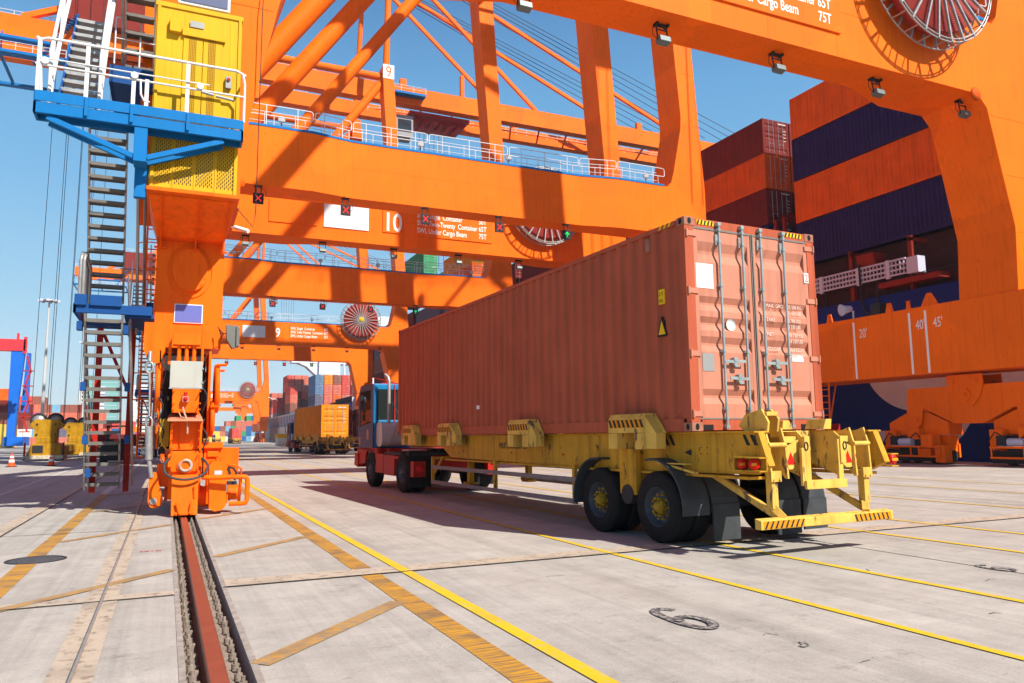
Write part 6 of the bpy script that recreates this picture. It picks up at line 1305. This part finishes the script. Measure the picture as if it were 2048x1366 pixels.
# red/white portal further in the yard, lamp masts
def lampmast(x, y, h, lab):
    T = Thing('light_mast', lab, 'lamp post', (0, 0, 0), (x, y, 0), group='tall light masts in the yard')
    T.part(MB().cyl((x, y, 0), (x, y, h), .38, .16, n=12), 'pole', 'concrete_pale')
    hd = T.part(MB().lathe([(1.6, -.05), (1.6, .1), (.1, .15)], (x, y, h), (0, 0, 1), 14), 'lamp_ring', 'steel')
    for k in range(8): a = 2*pi*k/8; T.part(MB().box(x+1.7*cos(a)-.3, x+1.7*cos(a)+.3, y+1.7*sin(a)-.25, y+1.7*sin(a)+.25, h-.25, h+.2), 'lamp_head', 'lightgrey', parent=hd)
lampmast(-23.1, 179, 30, 'tall pale light mast behind the hanging ropes'); lampmast(-22.5, 253, 30, 'farther light mast just left of the grey stair')
# distant towers
tw = Thing('office_tower', 'green glass office tower with a white ribbed left edge on the skyline', 'tower', (0, 0, 0), (-55, 700, 0))
tb = tw.part(MB().box(-63, -38, 700, 725, 0, 51).box(-62.5, -57, 699.5, 715, 51, 54), 'glass_block', 'tower_glass'); 
s = MB()
for k in range(17): s.box(-63.6, -59.4, 699.2, 700, 3*k+1, 3*k+2.3)
s.box(-66, -63.6, 700, 722, 0, 49); tw.part(s, 'balcony_bands', 'cream')
s = MB()
for k in range(16): s.box(-59.3, -38.0, 699.85, 700, 3.1*k+1.4, 3.1*k+1.65)
tw.part(s, 'floor_line', 'cream', parent=tb)
t2 = Thing('apartment_tower', 'pale apartment tower with balconies, seen between the grey stair and crane leg', 'tower', (0, 0, 0), (-44, 690, 0))
t2.part(MB().box(-52, -46, 680, 700, 0, 44), 'wall', 'lightgrey'); s = MB()
for k in range(14): s.box(-50.5, -45.8, 679, 680, 3*k+1.5, 3*k+2.6)
t2.part(s, 'balcony', 'cream')
t3 = Thing('apartment_tower', 'white high rise block visible between the crane leg and second stair', 'tower', (0, 0, 0), (-20, 600, 0)); t3.part(MB().box(-24, -14, 600, 615, 0, 40), 'wall', 'cream'); s = MB()
for k in range(12): 
    for j in range(4): s.box(-23.3+j*2.4, -21.9+j*2.4, 599.9, 600, 3.1*k+1.5, 3.1*k+3.1)
t3.part(s, 'window', 'lightgrey')
for (x, y, w, h, l) in ((-40, 560, 30, 12, 'low pale warehouse behind the left container rows'), (-5, 640, 26, 9, 'low grey shed far off behind the stair')):
    wv = Thing('warehouse', l, 'building', (0, 0, 0), (x, y, 0)); wv.part(MB().box(x, x+w, y, y+20, 0, h), 'wall', 'cream'); wv.part(MB().xz([(x-.5, h), (x+w+.5, h), (x+w/2, h+2)], y-.5, y+20.5), 'roof', 'steel')
# far orange yard cranes behind the wall of boxes
for i, (x, y, l) in enumerate(((38, 470, 'distant orange crane with a tall machinery top behind the wall of boxes'), (60, 520, 'farther orange crane beam right of the distant orange crane'))):
    T = Thing('distant_crane', l, 'crane', (0, 0, 0), (x, y, 0), group='orange cranes behind the far boxes')
    T.part(MB().box(x-20, x+20, y, y+3, 17.5, 19.5), 'girder', 'orange'); T.part(MB().box(x-3, x+5, y-1, y+4, 19.5, 23).box(x+1, x+4, y-1, y+3, 12, 20).box(x-1, x-.6, y, y+.4, 23, 28), 'machinery', 'orange')
    for xx in (x-18, x+18): T.part(MB().box(xx-.7, xx+.7, y, y+2, 0, 17.5), 'leg', 'orange')
yb_ = Thing('skip_bin', 'small yellow topped bin on the quay below the far crane', 'bin', (0, 0, 0), (18.5, 142, 0))
yb_.part(MB().box(17.9, 20.2, 141, 143, 0, 1.5), 'bin_body', 'cream', .05); yb_.part(MB().box(17.8, 20.3, 140.9, 143.1, 1.5, 2.2), 'lid', 'yellow', .05)

# ================================================================ HAZE
hz = bpy.data.materials.new('HAZE_air'.lower()); hz.use_nodes = True; nn = hz.node_tree.nodes; nn.remove(nn['Principled BSDF'])
pv = nn.new('ShaderNodeVolumePrincipled'); pv.inputs['Color'].default_value = (.86, .93, 1, 1); pv.inputs['Density'].default_value = .00022; pv.inputs['Anisotropy'].default_value = .0
hz.node_tree.links.new(pv.outputs[0], nn['Material Output'].inputs['Volume'])
me = MB().box(-1600, 1600, -200, 2600, -7.5, 95).mesh('haze', hz); ho = bpy.data.objects.new('haze', me); COL.objects.link(ho); tag(ho, 'thin pale sea haze over the whole quay', 'haze', kind='stuff')
